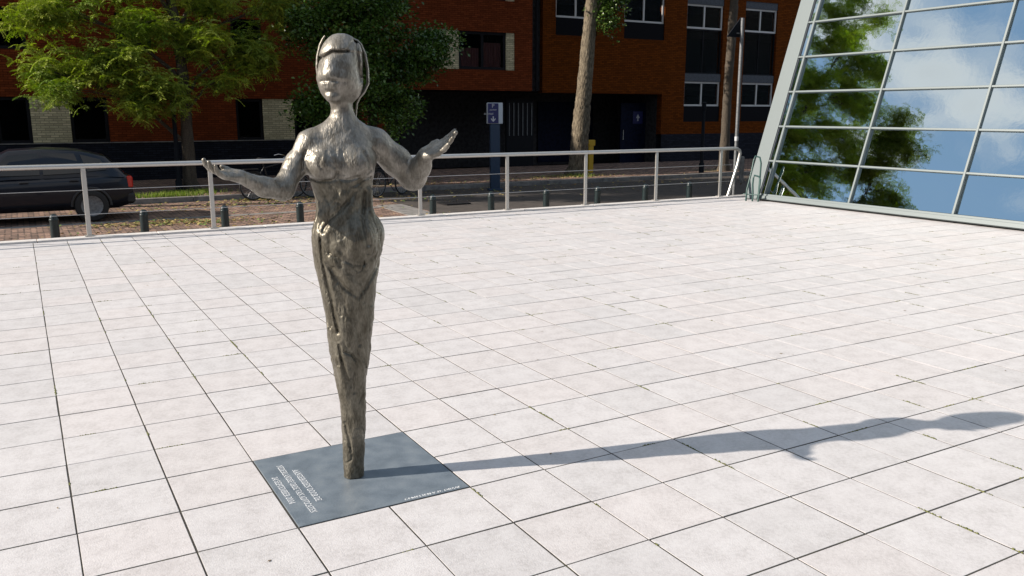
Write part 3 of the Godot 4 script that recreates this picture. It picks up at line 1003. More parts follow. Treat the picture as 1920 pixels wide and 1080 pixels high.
# blobs: [x, y, z, rx, ry, rz, clumps]
func tree(called: String, label: String, base: Vector3, path: Array, radii: Array, blobs: Array, spray: Mesh, per: int, clump_r: float, leafm: Material, c0: Color, c1: Color, barkm: Material, seed_: int) -> void:
	var r := RandomNumberGenerator.new()
	r.seed = seed_
	var root := thing(called, label, "tree", base, "trees along the street")
	var bn := noise(seed_, 3.0, 3)
	# trunk: rings with an uneven, ridged outline
	var mb := MB.new()
	var curve := []
	var cr := []
	for i in path.size() - 1:
		var steps := maxi(2, int(((path[i + 1] - path[i]) as Vector3).length() / 0.12))
		for s in steps:
			curve.append((path[i] as Vector3).lerp(path[i + 1], float(s) / steps))
			cr.append(lerpf(radii[i], radii[i + 1], float(s) / steps))
	curve.append(path[-1])
	cr.append(radii[-1])
	mb.tube(curve, cr, 56, true)
	for i in mb.v.size():
		var p := mb.v[i]
		var k := clampi(int(float(i) / mb.v.size() * curve.size()), 0, curve.size() - 1)
		var off := -absf(bn.get_noise_3d(p.x * 5.0, p.y * 0.7, p.z * 5.0)) * 0.42 + bn.get_noise_3d(p.x * 1.2, p.y * 0.5, p.z * 1.2) * 0.12
		var ax := Vector3(p.x - curve[k].x, 0, p.z - curve[k].z)
		mb.v[i] = p + ax * off
	obj("trunk", mb.mesh(), barkm, root)
	var xf: Array[Transform3D] = []
	var cols: Array[Color] = []
	var tw := MB.new()
	for b in blobs:
		var c := Vector3(b[0], b[1], b[2]) - base
		var rr := Vector3(b[3], b[4], b[5])
		# limb from the trunk, leaving it lower down
		var hit: Vector3 = curve[0]
		var want: float = c.y - Vector2(c.x, c.z).length() * 0.55 - 0.2
		var hr: float = cr[0]
		for i in curve.size():
			if curve[i].y <= maxf(want, 1.3):
				hit = curve[i]
				hr = cr[i]
		var lp := []
		var lr := []
		var bend := Vector3(r.randf_range(-0.2, 0.2), 0.25, r.randf_range(-0.2, 0.2))
		for s in 9:
			var t := s / 8.0
			lp.append(hit.lerp(c, t) + bend * sin(t * PI) + Vector3(r.randf_range(-0.04, 0.04), r.randf_range(-0.03, 0.03), r.randf_range(-0.04, 0.04)) * (1.0 if s > 0 else 0.0))
			lr.append(lerpf(minf(hr * 0.6, 0.02 + rr.length() * 0.026), 0.012, t))
		var lm := MB.new()
		lm.tube(lp, lr, 8, false)
		obj("limb", lm.mesh(), barkm, root)
		for k in b[6]:
			var d := Vector3(r.randfn(), r.randfn(), r.randfn()).normalized()
			var q := c + Vector3(d.x * rr.x, d.y * rr.y, d.z * rr.z) * pow(r.randf(), 0.45)
			var from: Vector3 = lp[r.randi_range(4, 8)]
			var mid := from.lerp(q, 0.5) + Vector3(r.randf_range(-0.1, 0.1), 0.1, r.randf_range(-0.1, 0.1))
			tw.tube([from, mid, q], [0.012, 0.008, 0.003], 4, false)
			var tone := r.randf()
			for m in per:
				var e := Vector3(r.randfn(), r.randfn() * 0.7, r.randfn()) * clump_r * 0.55
				var s := r.randf_range(0.7, 1.25)
				var bs := Basis.from_euler(Vector3(r.randf_range(-0.6, 0.6), r.randf() * TAU, r.randf_range(-0.6, 0.6))).scaled(Vector3(s, s, s))
				xf.append(Transform3D(bs, q + e))
				cols.append(c0.lerp(c1, clampf(tone * 0.6 + r.randf() * 0.5, 0, 1)))
	var t_o := obj("twigs", tw.mesh(), barkm, root)
	t_o.set_meta("kind", "stuff")
	var mm := MultiMesh.new()
	mm.transform_format = MultiMesh.TRANSFORM_3D
	mm.use_colors = true
	mm.mesh = spray
	mm.instance_count = xf.size()
	for i in xf.size():
		mm.set_instance_transform(i, xf[i])
		mm.set_instance_color(i, cols[i])
	var mi := MultiMeshInstance3D.new()
	mi.name = "crown"
	mi.multimesh = mm
	mi.material_override = leafm
	mi.set_meta("kind", "stuff")
	root.add_child(mi, true)

func build_trees() -> void:
	var feather := feather_spray(3)
	var B := Vector3(2.97, STREET + 0.09, -19.28)
	tree("locust_tree", "feathery yellow-green tree at the left beside the lamp post", B,
		[Vector3.ZERO, Vector3(-0.04, 0.3, 0), Vector3(-0.03, 1.6, 0), Vector3(-0.02, 2.9, 0), Vector3(-0.1, 4.2, 0), Vector3(-0.4, 6.0, 0.1), Vector3(-0.9, 8.5, 0), Vector3(-1.1, 12.5, 0)], [0.25, 0.175, 0.15, 0.14, 0.12, 0.1, 0.07, 0.03],
		[[2.1, 2.25, -18.7, 0.7, 0.6, 0.8, 15], [1.3, 2.9, -19.1, 0.8, 0.6, 0.9, 13], [3.2, 3.55, -18.9, 0.8, 0.3, 0.8, 10], [4.7, 3.25, -19.0, 0.6, 0.45, 0.7, 11], [2.3, 3.8, -19.3, 0.8, 0.3, 0.9, 9], [3.9, 4.5, -19.2, 1.0, 0.3, 1.0, 10],
		[4.0, 2.5, -18.8, 0.35, 0.15, 0.4, 3], [0.1, 2.6, -19.3, 0.8, 0.7, 0.9, 13], [0.2, 4.2, -19.5, 1.0, 0.6, 1.0, 13], [1.9, 4.9, -19.3, 1.1, 0.4, 1.2, 12], [5.3, 4.4, -19.3, 0.6, 0.3, 0.7, 6],
		[3.4, 6.2, -19.2, 1.3, 0.7, 1.3, 18], [1.6, 6.6, -19.3, 1.3, 0.7, 1.3, 18], [0.0, 7.3, -19.2, 1.2, 0.8, 1.2, 18], [-0.9, 8.4, -19.2, 0.9, 0.6, 1.0, 11], [2.4, 8.2, -19.3, 1.3, 0.8, 1.3, 20], [0.7, 9.1, -19.2, 1.3, 0.8, 1.3, 20], [2.3, 10.2, -19.4, 1.2, 0.8, 1.2, 18], [0.6, 10.9, -19.3, 1.0, 0.7, 1.0, 13], [1.8, 12.0, -19.3, 1.2, 0.7, 1.1, 15], [2.6, 13.2, -19.3, 0.9, 0.6, 0.9, 11], [1.0, 13.6, -19.3, 0.6, 0.5, 0.7, 7], [-2.0, 8.8, -19.1, 0.8, 0.5, 0.9, 9], [-1.3, 9.9, -19.2, 0.9, 0.6, 0.9, 10], [-0.5, 11.3, -19.2, 0.8, 0.6, 0.9, 10], [0.2, 12.5, -19.3, 0.8, 0.5, 0.8, 9], [2.2, 14.4, -19.3, 0.9, 0.5, 0.8, 8], [0.6, 14.7, -19.3, 0.6, 0.4, 0.6, 5]],
		feather, 24, 0.42, M.leaf_light, Color(0.115, 0.20, 0.02), Color(0.36, 0.40, 0.06), M.bark_dark, 11)
	tree("leafy_tree", "dense dark green tree standing behind the statue's head", Vector3(7.75, STREET + 0.09, -18.9),
		[Vector3.ZERO, Vector3(0, 0.3, 0), Vector3(0.05, 2.2, 0), Vector3(-0.05, 4.0, 0), Vector3(0, 6.5, 0), Vector3(0, 9.5, 0)], [0.24, 0.16, 0.14, 0.12, 0.08, 0.03],
		[[7.3, 3.3, -18.6, 1.3, 0.8, 1.0, 34], [6.2, 1.75, -18.6, 0.55, 0.65, 0.6, 13], [7.7, 2.1, -18.5, 0.8, 0.7, 0.8, 14], [8.9, 3.2, -18.7, 0.9, 0.7, 0.8, 22], [9.7, 3.5, -18.8, 0.45, 0.4, 0.5, 8], [6.0, 3.9, -18.8, 0.7, 0.5, 0.8, 14], [7.8, 4.5, -18.8, 1.6, 0.6, 1.2, 32],
		[8.6, 1.7, -18.8, 0.6, 0.5, 0.6, 7], [7.1, 1.0, -18.6, 0.4, 0.3, 0.4, 3], [7.5, 6.0, -19.0, 2.0, 0.9, 1.6, 40], [6.4, 7.5, -19.0, 1.4, 0.8, 1.3, 26], [8.6, 7.6, -19.0, 1.4, 0.9, 1.3, 28], [7.5, 9.2, -19.0, 1.5, 0.9, 1.4, 26]],
		broad_spray(4), 26, 0.42, M.leaf_dark, Color(0.02, 0.058, 0.01), Color(0.085, 0.15, 0.025), M.bark_dark, 12)
	tree("street_tree", "tall tree with a thick ridged trunk beside the yellow marker post", Vector3(14.93, STREET + 0.09, -19.32),
		[Vector3.ZERO, Vector3(0.04, 0.25, 0), Vector3(0.12, 1.2, 0), Vector3(0.3, 3.2, 0), Vector3(0.55, 5.6, -0.05), Vector3(0.6, 8.0, 0), Vector3(0.5, 11.0, 0)], [0.40, 0.33, 0.30, 0.245, 0.21, 0.15, 0.04],
		[[15.95, 4.6, -19.2, 0.16, 0.35, 0.16, 3], [16.05, 5.35, -19.3, 0.35, 0.3, 0.3, 5], [14.3, 7.6, -19.2, 1.5, 0.8, 1.5, 26], [17.0, 7.8, -19.2, 1.6, 0.8, 1.6, 28], [15.5, 9.2, -19.0, 2.0, 1.0, 1.8, 36], [13.8, 10.0, -19.4, 1.3, 0.9, 1.3, 22], [16.8, 10.4, -19.4, 1.5, 1.0, 1.4, 26], [15.4, 11.8, -19.3, 1.5, 0.9, 1.4, 24]],
		broad_spray(5), 32, 0.42, M.leaf_dark, Color(0.025, 0.06, 0.01), Color(0.08, 0.13, 0.025), M.bark, 13)
	tree("locust_tree", "tall feathery tree beyond the left edge, mirrored in the glass hall", Vector3(-2.7, STREET + 0.09, -18.3),
		[Vector3.ZERO, Vector3(0, 0.3, 0), Vector3(0.05, 3.0, 0), Vector3(0.1, 6.0, 0), Vector3(0.4, 10.5, 0)], [0.26, 0.18, 0.15, 0.11, 0.03],
		[[-2.8, 6.4, -18.3, 0.9, 0.6, 1.0, 11], [-2.3, 7.6, -18.2, 1.0, 0.6, 1.0, 13], [-3.4, 8.6, -18.4, 0.9, 0.7, 1.0, 12], [-2.0, 9.0, -18.2, 0.9, 0.6, 0.9, 12], [-1.4, 10.2, -18.2, 0.8, 0.5, 0.8, 9], [-2.7, 10.4, -18.3, 0.8, 0.5, 0.8, 9], [-2.0, 11.3, -18.3, 0.7, 0.4, 0.7, 6]],
		feather_spray(8), 24, 0.42, M.leaf_light, Color(0.075, 0.115, 0.014), Color(0.20, 0.22, 0.04), M.bark_dark, 15)
	tree("street_tree", "slim dark tree trunk standing near the glass hall", Vector3(20.6, STREET + 0.09, -18.5),
		[Vector3.ZERO, Vector3(0, 0.3, 0), Vector3(0.0, 2.5, 0), Vector3(0.1, 5.5, 0), Vector3(0.1, 9.5, 0)], [0.26, 0.18, 0.155, 0.15, 0.04],
		[[20.0, 7.6, -18.4, 1.5, 0.8, 1.4, 24], [21.8, 8.4, -18.5, 1.6, 0.9, 1.5, 26], [20.7, 9.9, -18.5, 1.6, 0.9, 1.5, 26]],
		broad_spray(6), 30, 0.42, M.leaf_dark, Color(0.025, 0.06, 0.01), Color(0.08, 0.13, 0.025), M.bark_dark, 14)

# ---------------------------------------------------------------- things along the street
func build_street_things() -> void:
	# bollards
	var words := ["leftmost", "second", "third", "fourth", "fifth", "sixth", "seventh", "eighth", "ninth", "tenth", "eleventh"]
	var prof := []
	for p in [[0.085, 0.0], [0.085, 0.04], [0.064, 0.07], [0.062, 0.30], [0.060, 0.55], [0.062, 0.56], [0.062, 0.575], [0.058, 0.585], [0.058, 0.60], [0.052, 0.625], [0.038, 0.643], [0.018, 0.653], [0.001, 0.656]]:
		prof.append(Vector2(p[0], p[1]))
	var bm := MB.new()
	bm.lathe(prof, Vector3.ZERO, 18)
	var bmesh := bm.mesh()
	var cm := MB.new()
	cm.lathe([Vector2(0.0625, 0.555), Vector2(0.0665, 0.56), Vector2(0.0665, 0.576), Vector2(0.0625, 0.581)], Vector3.ZERO, 18)
	var cmesh := cm.mesh()
	for k in 11:
		var b := thing("bollard", "dark green round-topped bollard behind the railing, %s from the left" % words[k], "bollard", Vector3(-0.50 + k * 1.203, STREET, -9.95), "bollards along the plaza edge")
		obj("shaft", bmesh, M.bollard, b)
		obj("collar", cmesh, M.bollard, b)
		b.rotation = Vector3(rng.randf_range(-0.02, 0.02), rng.randf() * 3.0, rng.randf_range(-0.02, 0.02))
	# low lamp posts
	for k in 2:
		var p: Vector3 = [Vector3(2.63, STREET + 0.1, -19.13), Vector3(19.3, STREET + 0.1, -18.2)][k]
		var hh: float = [2.28, 2.33][k]
		var l := thing("lamp_post", ["low dark lamp post with a pale lantern beside the feathery tree", "low dark lamp post in front of the orange building's right windows"][k], "lamp post", p, "low lamp posts")
		var mb := MB.new()
		mb.lathe([Vector2(0.09, 0), Vector2(0.09, 0.3), Vector2(0.06, 0.34), Vector2(0.05, hh - 0.3), Vector2(0.075, hh - 0.27), Vector2(0.001, hh - 0.265)], Vector3.ZERO, 14)
		obj("pole", mb.mesh(), M.post_dark, l)
		mb = MB.new()
		mb.lathe([Vector2(0.001, hh - 0.27), Vector2(0.07, hh - 0.265), Vector2(0.078, hh - 0.1), Vector2(0.07, hh - 0.04), Vector2(0.001, hh - 0.035)], Vector3.ZERO, 14)
		obj("lantern", mb.mesh(), M.lamp_glass if k == 0 else M.post_dark, l)
		mb = MB.new()
		mb.lathe([Vector2(0.001, hh - 0.04), Vector2(0.1, hh - 0.04), Vector2(0.09, hh - 0.01), Vector2(0.03, hh + 0.02), Vector2(0.001, hh + 0.022)], Vector3.ZERO, 14)
		obj("cap", mb.mesh(), M.post_dark, l)
	# parking pillar
	var s := thing("parking_sign", "blue pillar with a boxy blue and grey parking sign", "sign", Vector3(10.5, STREET, -16.75))
	var mb2 := MB.new()
	mb2.cbox(Vector3(0, 0.9, 0), Vector3(0.27, 1.8, 0.2), 0.02)
	mb2.cbox(Vector3(0, 0.02, 0), Vector3(0.4, 0.05, 0.32), 0.01)
	obj("pillar", mb2.mesh(), M.blue, s)
	mb2 = MB.new()
	mb2.cbox(Vector3(0, 2.08, 0), Vector3(0.42, 0.56, 0.22), 0.012)
	obj("sign_box", mb2.mesh(), M.sign_grey, s)
	mb2 = MB.new()
	mb2.cbox(Vector3(-0.055, 2.08, 0.112), Vector3(0.29, 0.53, 0.012), 0.003)
	var face := obj("sign_face", mb2.mesh(), M.sign_blue, s)
	for l in [["P", 0.10, 2.28, 0.0], ["parkeer", 0.055, 2.17, 0.0], ["automaat", 0.05, 2.07, 0.0]]:
		var t := text_mesh(l[0], 0.004, "Droid Sans")
		var o := obj("lettering", t, M.white, face)
		fit_text(o, t, 0.0, l[1], Basis.IDENTITY, Vector3(-0.055, l[2] - l[1] / 2, 0.1185), true)
		if o.scale.x * t.get_aabb().size.x > 0.25:
			o.scale.x = 0.25 / t.get_aabb().size.x
			o.position.x = -0.055 - 0.125
	mb2 = MB.new()
	mb2.prism(PackedVector2Array([Vector2(-0.015, 0.08), Vector2(0.015, 0.08), Vector2(0.015, -0.01), Vector2(0.06, 0.035), Vector2(0.06, -0.005), Vector2(0, -0.07), Vector2(-0.06, -0.005), Vector2(-0.06, 0.035), Vector2(-0.015, -0.01)]), 0.1185, 0.122, Basis.IDENTITY, Vector3(-0.055, 1.92, 0))
	obj("arrow", mb2.mesh(), M.white, face)
	s.rotation.y = -0.35
	# yellow marker
	var y := thing("marker_post", "yellow marker post half hidden by the thick trunk", "post", Vector3(15.95, STREET + 0.1, -20.0))
	mb2 = MB.new()
	mb2.cbox(Vector3(0, 0.52, 0), Vector3(0.2, 1.04, 0.12), 0.015)
	obj("body", mb2.mesh(), M.yellow, y)
	mb2 = MB.new()
	mb2.cbox(Vector3(0.02, 1.0, 0.0), Vector3(0.27, 0.2, 0.15), 0.015)
	obj("head", mb2.mesh(), M.yellow, y)
	# traffic sign pole by the glass hall
	var tp := thing("traffic_sign", "triangular traffic sign on a grey pole seen from behind near the glass hall", "sign", Vector3(14.42, STREET, -11.6))
	mb2 = MB.new()
	mb2.tube([Vector3(0, 0, 0), Vector3(0, 4.3, 0)], [0.042, 0.042], 12)
	obj("pole", mb2.mesh(), M.post_grey, tp)
	mb2 = MB.new()
	mb2.prism(PackedVector2Array([Vector2(-0.42, 3.86), Vector2(0.0, 3.86), Vector2(-0.0, 4.32)]), -0.075, -0.05)
	var sp := obj("sign_plate", mb2.mesh(), M.post_dark, tp)
	mb2 = MB.new()
	mb2.cbox(Vector3(-0.06, 3.95, -0.045), Vector3(0.14, 0.03, 0.03), 0.004)
	obj("bracket", mb2.mesh(), M.post_grey, sp)
	mb2 = MB.new()
	mb2.lathe([Vector2(0.043, 1.42), Vector2(0.05, 1.425), Vector2(0.05, 1.52), Vector2(0.043, 1.525)], Vector3.ZERO, 12)
	obj("sticker_band", mb2.mesh(), M.white, tp)
	# short grey post
	var gpst := thing("short_post", "short weathered grey post beyond the end of the railing", "post", Vector3(18.5, STREET, -15.5))
	mb2 = MB.new()
	mb2.lathe([Vector2(0.075, 0), Vector2(0.07, 0.72), Vector2(0.06, 0.77), Vector2(0.001, 0.79)], Vector3.ZERO, 12)
	obj("shaft", mb2.mesh(), M.concrete, gpst)
	# bent green tubes at the corner of the glass hall
	var g := thing("tube_rack", "dark green bent tube rack against the corner of the glass hall", "rack", Vector3(11.45, 0, -8.25))
	for k in 2:
		mb2 = MB.new()
		var pts := []
		var rd := []
		var top: float = [0.86, 0.5][k]
		var x1: float = [0.20, 0.08][k]
		for q in [[-0.02 + k * 0.05, 0.0, 0.06], [0.0 + k * 0.05, 0.25 * top, 0.05], [x1 * 0.6, 0.65 * top, 0.03], [x1 * 0.85, 0.9 * top, 0.02], [x1, top, 0.03], [x1 + 0.05, top - 0.02, 0.10], [x1 + 0.05, top * 0.85, 0.14], [x1 + 0.02, top * 0.4, 0.16], [x1 - 0.02, 0.0, 0.18]]:
			pts.append(Vector3(q[0], q[1], q[2] + k * 0.12))
			rd.append(0.017)
		mb2.tube(pts, rd, 8)
		obj("tube_loop", mb2.mesh(), M.green_tube, g)
	mb2 = MB.new()
	mb2.tube([Vector3(-0.02, 0.13, -0.02), Vector3(0.1, 0.13, 0.32)], [0.012, 0.012], 8)
	obj("cross_bar", mb2.mesh(), M.green_tube, g)
	# gully in the lane
	var dr := thing("drain_grate", "dark iron gully grate in the lane beyond the railing", "drain", Vector3(7.9, STREET, -14.0))
	mb2 = MB.new()
	mb2.box(Vector3(0, 0.005, 0), Vector3(0.56, 0.012, 0.5))
	obj("pit", mb2.mesh(), M.rubber, dr)
	mb2 = MB.new()
	for e in [[0, 0.25, 0.62, 0.06], [0, -0.25, 0.62, 0.06]]:
		mb2.cbox(Vector3(e[0], 0.02, e[1]), Vector3(e[2], 0.03, e[3]), 0.004)
	for e in [-0.28, 0.28]:
		mb2.cbox(Vector3(e, 0.02, 0), Vector3(0.06, 0.03, 0.436), 0.004)
	obj("frame", mb2.mesh(), M.black_metal, dr)
	for k in 6:
		mb2 = MB.new()
		mb2.cbox(Vector3(-0.2 + k * 0.08, 0.022, 0), Vector3(0.03, 0.025, 0.436), 0.004)
		obj("bar", mb2.mesh(), M.black_metal, dr)
	build_bicycles()
	build_car()

func build_bicycles() -> void:
	var root := bicycle()
	var spots := [[Vector3(4.55, STREET, -17.25), 0.15, "black bicycle standing by the kerb left of the statue's waist"], [Vector3(6.0, STREET, -16.9), -0.35, "black bicycle behind the statue's raised left-hand elbow"], [Vector3(7.35, STREET, -16.6), 0.55, "black bicycle standing right of the statue under the dark tree"]]
	for k in spots.size():
		var o: Node3D = root if k == 0 else root.duplicate()
		if k > 0:
			o.name = numbered("bicycle")
			add_child(o)
		o.position = spots[k][0]
		o.rotation = Vector3(0.06, spots[k][1], 0)
		o.set_meta("label", spots[k][2])

func ring(mb: MB, c: Vector3, r: float, t: float, n := 28, sides := 6) -> void:
	var pts := []
	var rd := []
	for i in n + 1:
		var a := TAU * i / n
		pts.append(c + Vector3(cos(a), sin(a), 0) * r)
		rd.append(t)
	mb.tube(pts, rd, sides, false, 1.0, Vector3(0, 0, 1))

func bicycle() -> Node3D:
	var root := thing("bicycle", "bicycle", "bicycle", Vector3.ZERO, "bicycles parked at the kerb")
	for x: float in [-0.53, 0.53]:
		var w := Node3D.new()
		w.name = "wheel"
		root.add_child(w, true)
		var mb := MB.new()
		ring(mb, Vector3(x, 0.345, 0), 0.325, 0.019)
		obj("tyre", mb.mesh(), M.rubber, w)
		mb = MB.new()
		ring(mb, Vector3(x, 0.345, 0), 0.302, 0.009)
		obj("rim", mb.mesh(), M.post_grey, w)
		mb = MB.new()
		for k in 18:
			var a := TAU * k / 18
			mb.tube([Vector3(x, 0.345, 0.02 * (1 if k % 2 else -1)), Vector3(x + cos(a) * 0.3, 0.345 + sin(a) * 0.3, 0)], [0.0018, 0.0018], 4, false)
		obj("spokes", mb.mesh(), M.cable, w)
		mb = MB.new()
		var pts := []
		var rd := []
		for k in 12:
			var a := PI * (0.05 + 0.85 * k / 11.0)
			pts.append(Vector3(x + cos(a) * 0.36, 0.345 + sin(a) * 0.36, 0))
			rd.append(0.016)
		mb.tube(pts, rd, 6)
		obj("mudguard", mb.mesh(), M.black_metal, root)
	var f := MB.new()
	var bb := Vector3(-0.08, 0.29, 0)
	var seat := Vector3(-0.26, 0.86, 0)
	var head := Vector3(0.36, 0.92, 0)
	var hl := Vector3(0.4, 0.72, 0)
	for t in [[bb, seat, 0.016], [bb, hl, 0.018], [seat * 0.85 + bb * 0.15, head, 0.015], [head, hl, 0.019]]:
		f.tube([t[0], t[1]], [t[2], t[2]], 8)
	for z: float in [-0.045, 0.045]:
		f.tube([bb, Vector3(-0.53, 0.345, z)], [0.01, 0.01], 6)
		f.tube([seat * 0.9 + bb * 0.1, Vector3(-0.53, 0.345, z)], [0.009, 0.009], 6)
		f.tube([hl, Vector3(0.47, 0.5, z), Vector3(0.53, 0.345, z)], [0.012, 0.011, 0.009], 6)
	obj("frame", f.mesh(), M.black_metal, root)
	f = MB.new()
	f.tube([Vector3(-0.42, 0.985, 0), Vector3(-0.36, 1.0, 0), Vector3(-0.24, 0.995, 0), Vector3(-0.14, 0.98, 0)], [0.05, 0.09, 0.055, 0.02], 10, true, 0.35, Vector3(0, 0, 1))
	f.tube([seat, Vector3(-0.29, 0.98, 0)], [0.012, 0.012], 6)
	obj("saddle", f.mesh(), M.rubber, root)
	f = MB.new()
	f.tube([head, Vector3(0.34, 1.05, 0)], [0.012, 0.012], 6)
	f.tube([Vector3(0.14, 1.04, -0.28), Vector3(0.26, 1.07, -0.27), Vector3(0.34, 1.06, -0.12), Vector3(0.34, 1.05, 0), Vector3(0.34, 1.06, 0.12), Vector3(0.26, 1.07, 0.27), Vector3(0.14, 1.04, 0.28)], [0.015, 0.012, 0.011, 0.011, 0.011, 0.012, 0.015], 8)
	obj("handlebar", f.mesh(), M.chrome, root)
	f = MB.new()
	f.tube([bb + Vector3(0, 0, 0.06), Vector3(0.04, 0.16, 0.07)], [0.009, 0.009], 6)
	f.tube([bb - Vector3(0, 0, 0.06), Vector3(-0.2, 0.42, -0.07)], [0.009, 0.009], 6)
	f.cbox(Vector3(0.04, 0.16, 0.12), Vector3(0.09, 0.02, 0.08), 0.004)
	f.cbox(Vector3(-0.2, 0.42, -0.12), Vector3(0.09, 0.02, 0.08), 0.004)
	obj("crank", f.mesh(), M.black_metal, root)
	f = MB.new()
	f.cbox(Vector3(-0.58, 0.76, 0), Vector3(0.38, 0.012, 0.13), 0.004)
	f.tube([Vector3(-0.7, 0.75, 0.05), Vector3(-0.53, 0.35, 0.05)], [0.006, 0.006], 5)
	f.tube([Vector3(-0.7, 0.75, -0.05), Vector3(-0.53, 0.35, -0.05)], [0.006, 0.006], 5)
	obj("carrier", f.mesh(), M.black_metal, root)
	return root

# dark hatchback, its rear to the right (+x)
func build_car() -> void:
	var root := thing("parked_car", "dark parked hatchback at the left edge, its red tail light showing", "car", Vector3(-0.92, STREET, -15.3))
	var L := 2.0
	var W := 0.82
	# lower body: stations along x, section points from sill to belt
	var st := []
	for i in 25:
		var t := -1.0 + i / 12.0
		var x := t * L
		var taper := 1.0 - 0.16 * pow(absf(t), 4.0) - (0.05 if absf(t) > 0.97 else 0.0)
		var belt := 0.86 + 0.05 * t - 0.10 * smoothstep(-0.35, -1.0, t)
		if t < -0.9:
			belt -= 0.14 * (-0.9 - t) / 0.1
		if t > 0.94:
			belt -= 0.06 * (t - 0.94) / 0.06
		var floor_y := 0.22 + 0.1 * smoothstep(0.85, 1.0, absf(t))
		st.append([x, taper * W, belt, floor_y])
	var b := MB.new()
	var rows := []
	for s in st:
		var row := []
		for q in [[-0.5, 0.0], [-0.95, 0.03], [-1.0, 0.3], [-1.015, 0.6], [-0.99, 0.85], [-0.93, 0.97], [-0.8, 1.0], [-0.4, 1.015], [0.0, 1.02], [0.4, 1.015], [0.8, 1.0], [0.93, 0.97], [0.99, 0.85], [1.015, 0.6], [1.0, 0.3], [0.95, 0.03], [0.5, 0.0]]:
			row.append(Vector3(s[0], lerpf(s[3], s[2], q[1]), q[0] * s[1]))
		rows.append(row)
	loft(b, rows)
	obj("body", b.mesh(), M.car_paint, root)
	# cabin
	b = MB.new()
	rows = []
	for q in [[-0.85, 0.86, 0.70, 0.86], [-0.45, 1.22, 0.60, 0.88], [-0.1, 1.39, 0.56, 0.9], [0.5, 1.42, 0.56, 0.9], [1.1, 1.38, 0.56, 0.9], [1.55, 1.26, 0.56, 0.9], [1.86, 0.92, 0.66, 0.88]]:
		var row := []
		for k in [[-0.74, 0.0], [-0.68, 0.5], [-1.0, 0.92], [-0.82, 1.0], [0.0, 1.025], [0.82, 1.0], [1.0, 0.92], [0.68, 0.5], [0.74, 0.0]]:
			var zz: float = k[0] * (q[2] if absf(k[0]) > 0.75 or k[0] == 0.0 else 1.0)
			row.append(Vector3(q[0], lerpf(q[3] - 0.04, q[1], k[1]), zz))
		rows.append(row)
	loft(b, rows)
	obj("cabin", b.mesh(), M.car_paint, root)
	# side windows, each a little proud
	for s: float in [-1.0, 1.0]:
		for q in [[[-0.52, 0.93], [-0.12, 1.3], [0.38, 1.34], [0.38, 0.93]], [[0.44, 0.93], [0.44, 1.34], [1.0, 1.32], [1.12, 0.95]], [[1.2, 0.97], [1.1, 1.3], [1.45, 1.2], [1.55, 1.0]]]:
			var wb := MB.new()
			var ps := []
			for p in q:
				ps.append(Vector3(p[0], p[1], s * (0.755 - (p[1] - 0.93) * 0.42)))
			var nn := Vector3(0, 0.35, s).normalized()
			wb.quad(ps[0], ps[1], ps[2], ps[3], nn)
			obj("side_window", wb.mesh(), M.car_glass, root)
	var rw := MB.new()
	rw.quad(Vector3(1.59, 1.245, -0.5), Vector3(1.59, 1.245, 0.5), Vector3(1.875, 0.935, 0.6), Vector3(1.875, 0.935, -0.6), Vector3(0.75, 0.65, 0))
	obj("rear_window", rw.mesh(), M.car_glass, root)
	rw = MB.new()
	rw.quad(Vector3(-0.47, 1.235, -0.52), Vector3(-0.47, 1.235, 0.52), Vector3(-0.87, 0.88, 0.64), Vector3(-0.87, 0.88, -0.64), Vector3(-0.65, 0.75, 0))
	obj("windscreen", rw.mesh(), M.car_glass, root)
	for s: float in [-1.0, 1.0]:
		var lb := MB.new()
		lb.cbox(Vector3(1.945, 0.74, s * 0.60), Vector3(0.12, 0.24, 0.2), 0.03)
		obj("tail_light", lb.mesh(), M.red_lamp, root)
		lb = MB.new()
		lb.cbox(Vector3(-1.9, 0.64, s * 0.52), Vector3(0.2, 0.13, 0.3), 0.03)
		obj("headlight", lb.mesh(), M.lamp_glass, root)
		lb = MB.new()
		lb.cbox(Vector3(-0.42, 0.96, s * 0.88), Vector3(0.1, 0.11, 0.16), 0.025)
		obj("mirror", lb.mesh(), M.car_trim, root)
		lb = MB.new()
		lb.cbox(Vector3(0.1, 0.80, s * 0.833), Vector3(0.16, 0.025, 0.03), 0.006)
		lb.cbox(Vector3(0.95, 0.81, s * 0.83), Vector3(0.16, 0.025, 0.03), 0.006)
		obj("door_handle", lb.mesh(), M.car_trim, root)
	for e: float in [-1.0, 1.0]:
		var bp := MB.new()
		bp.cbox(Vector3(e * 1.94, 0.42, 0), Vector3(0.18, 0.22, 1.42), 0.05)
		obj("bumper", bp.mesh(), M.car_trim, root)
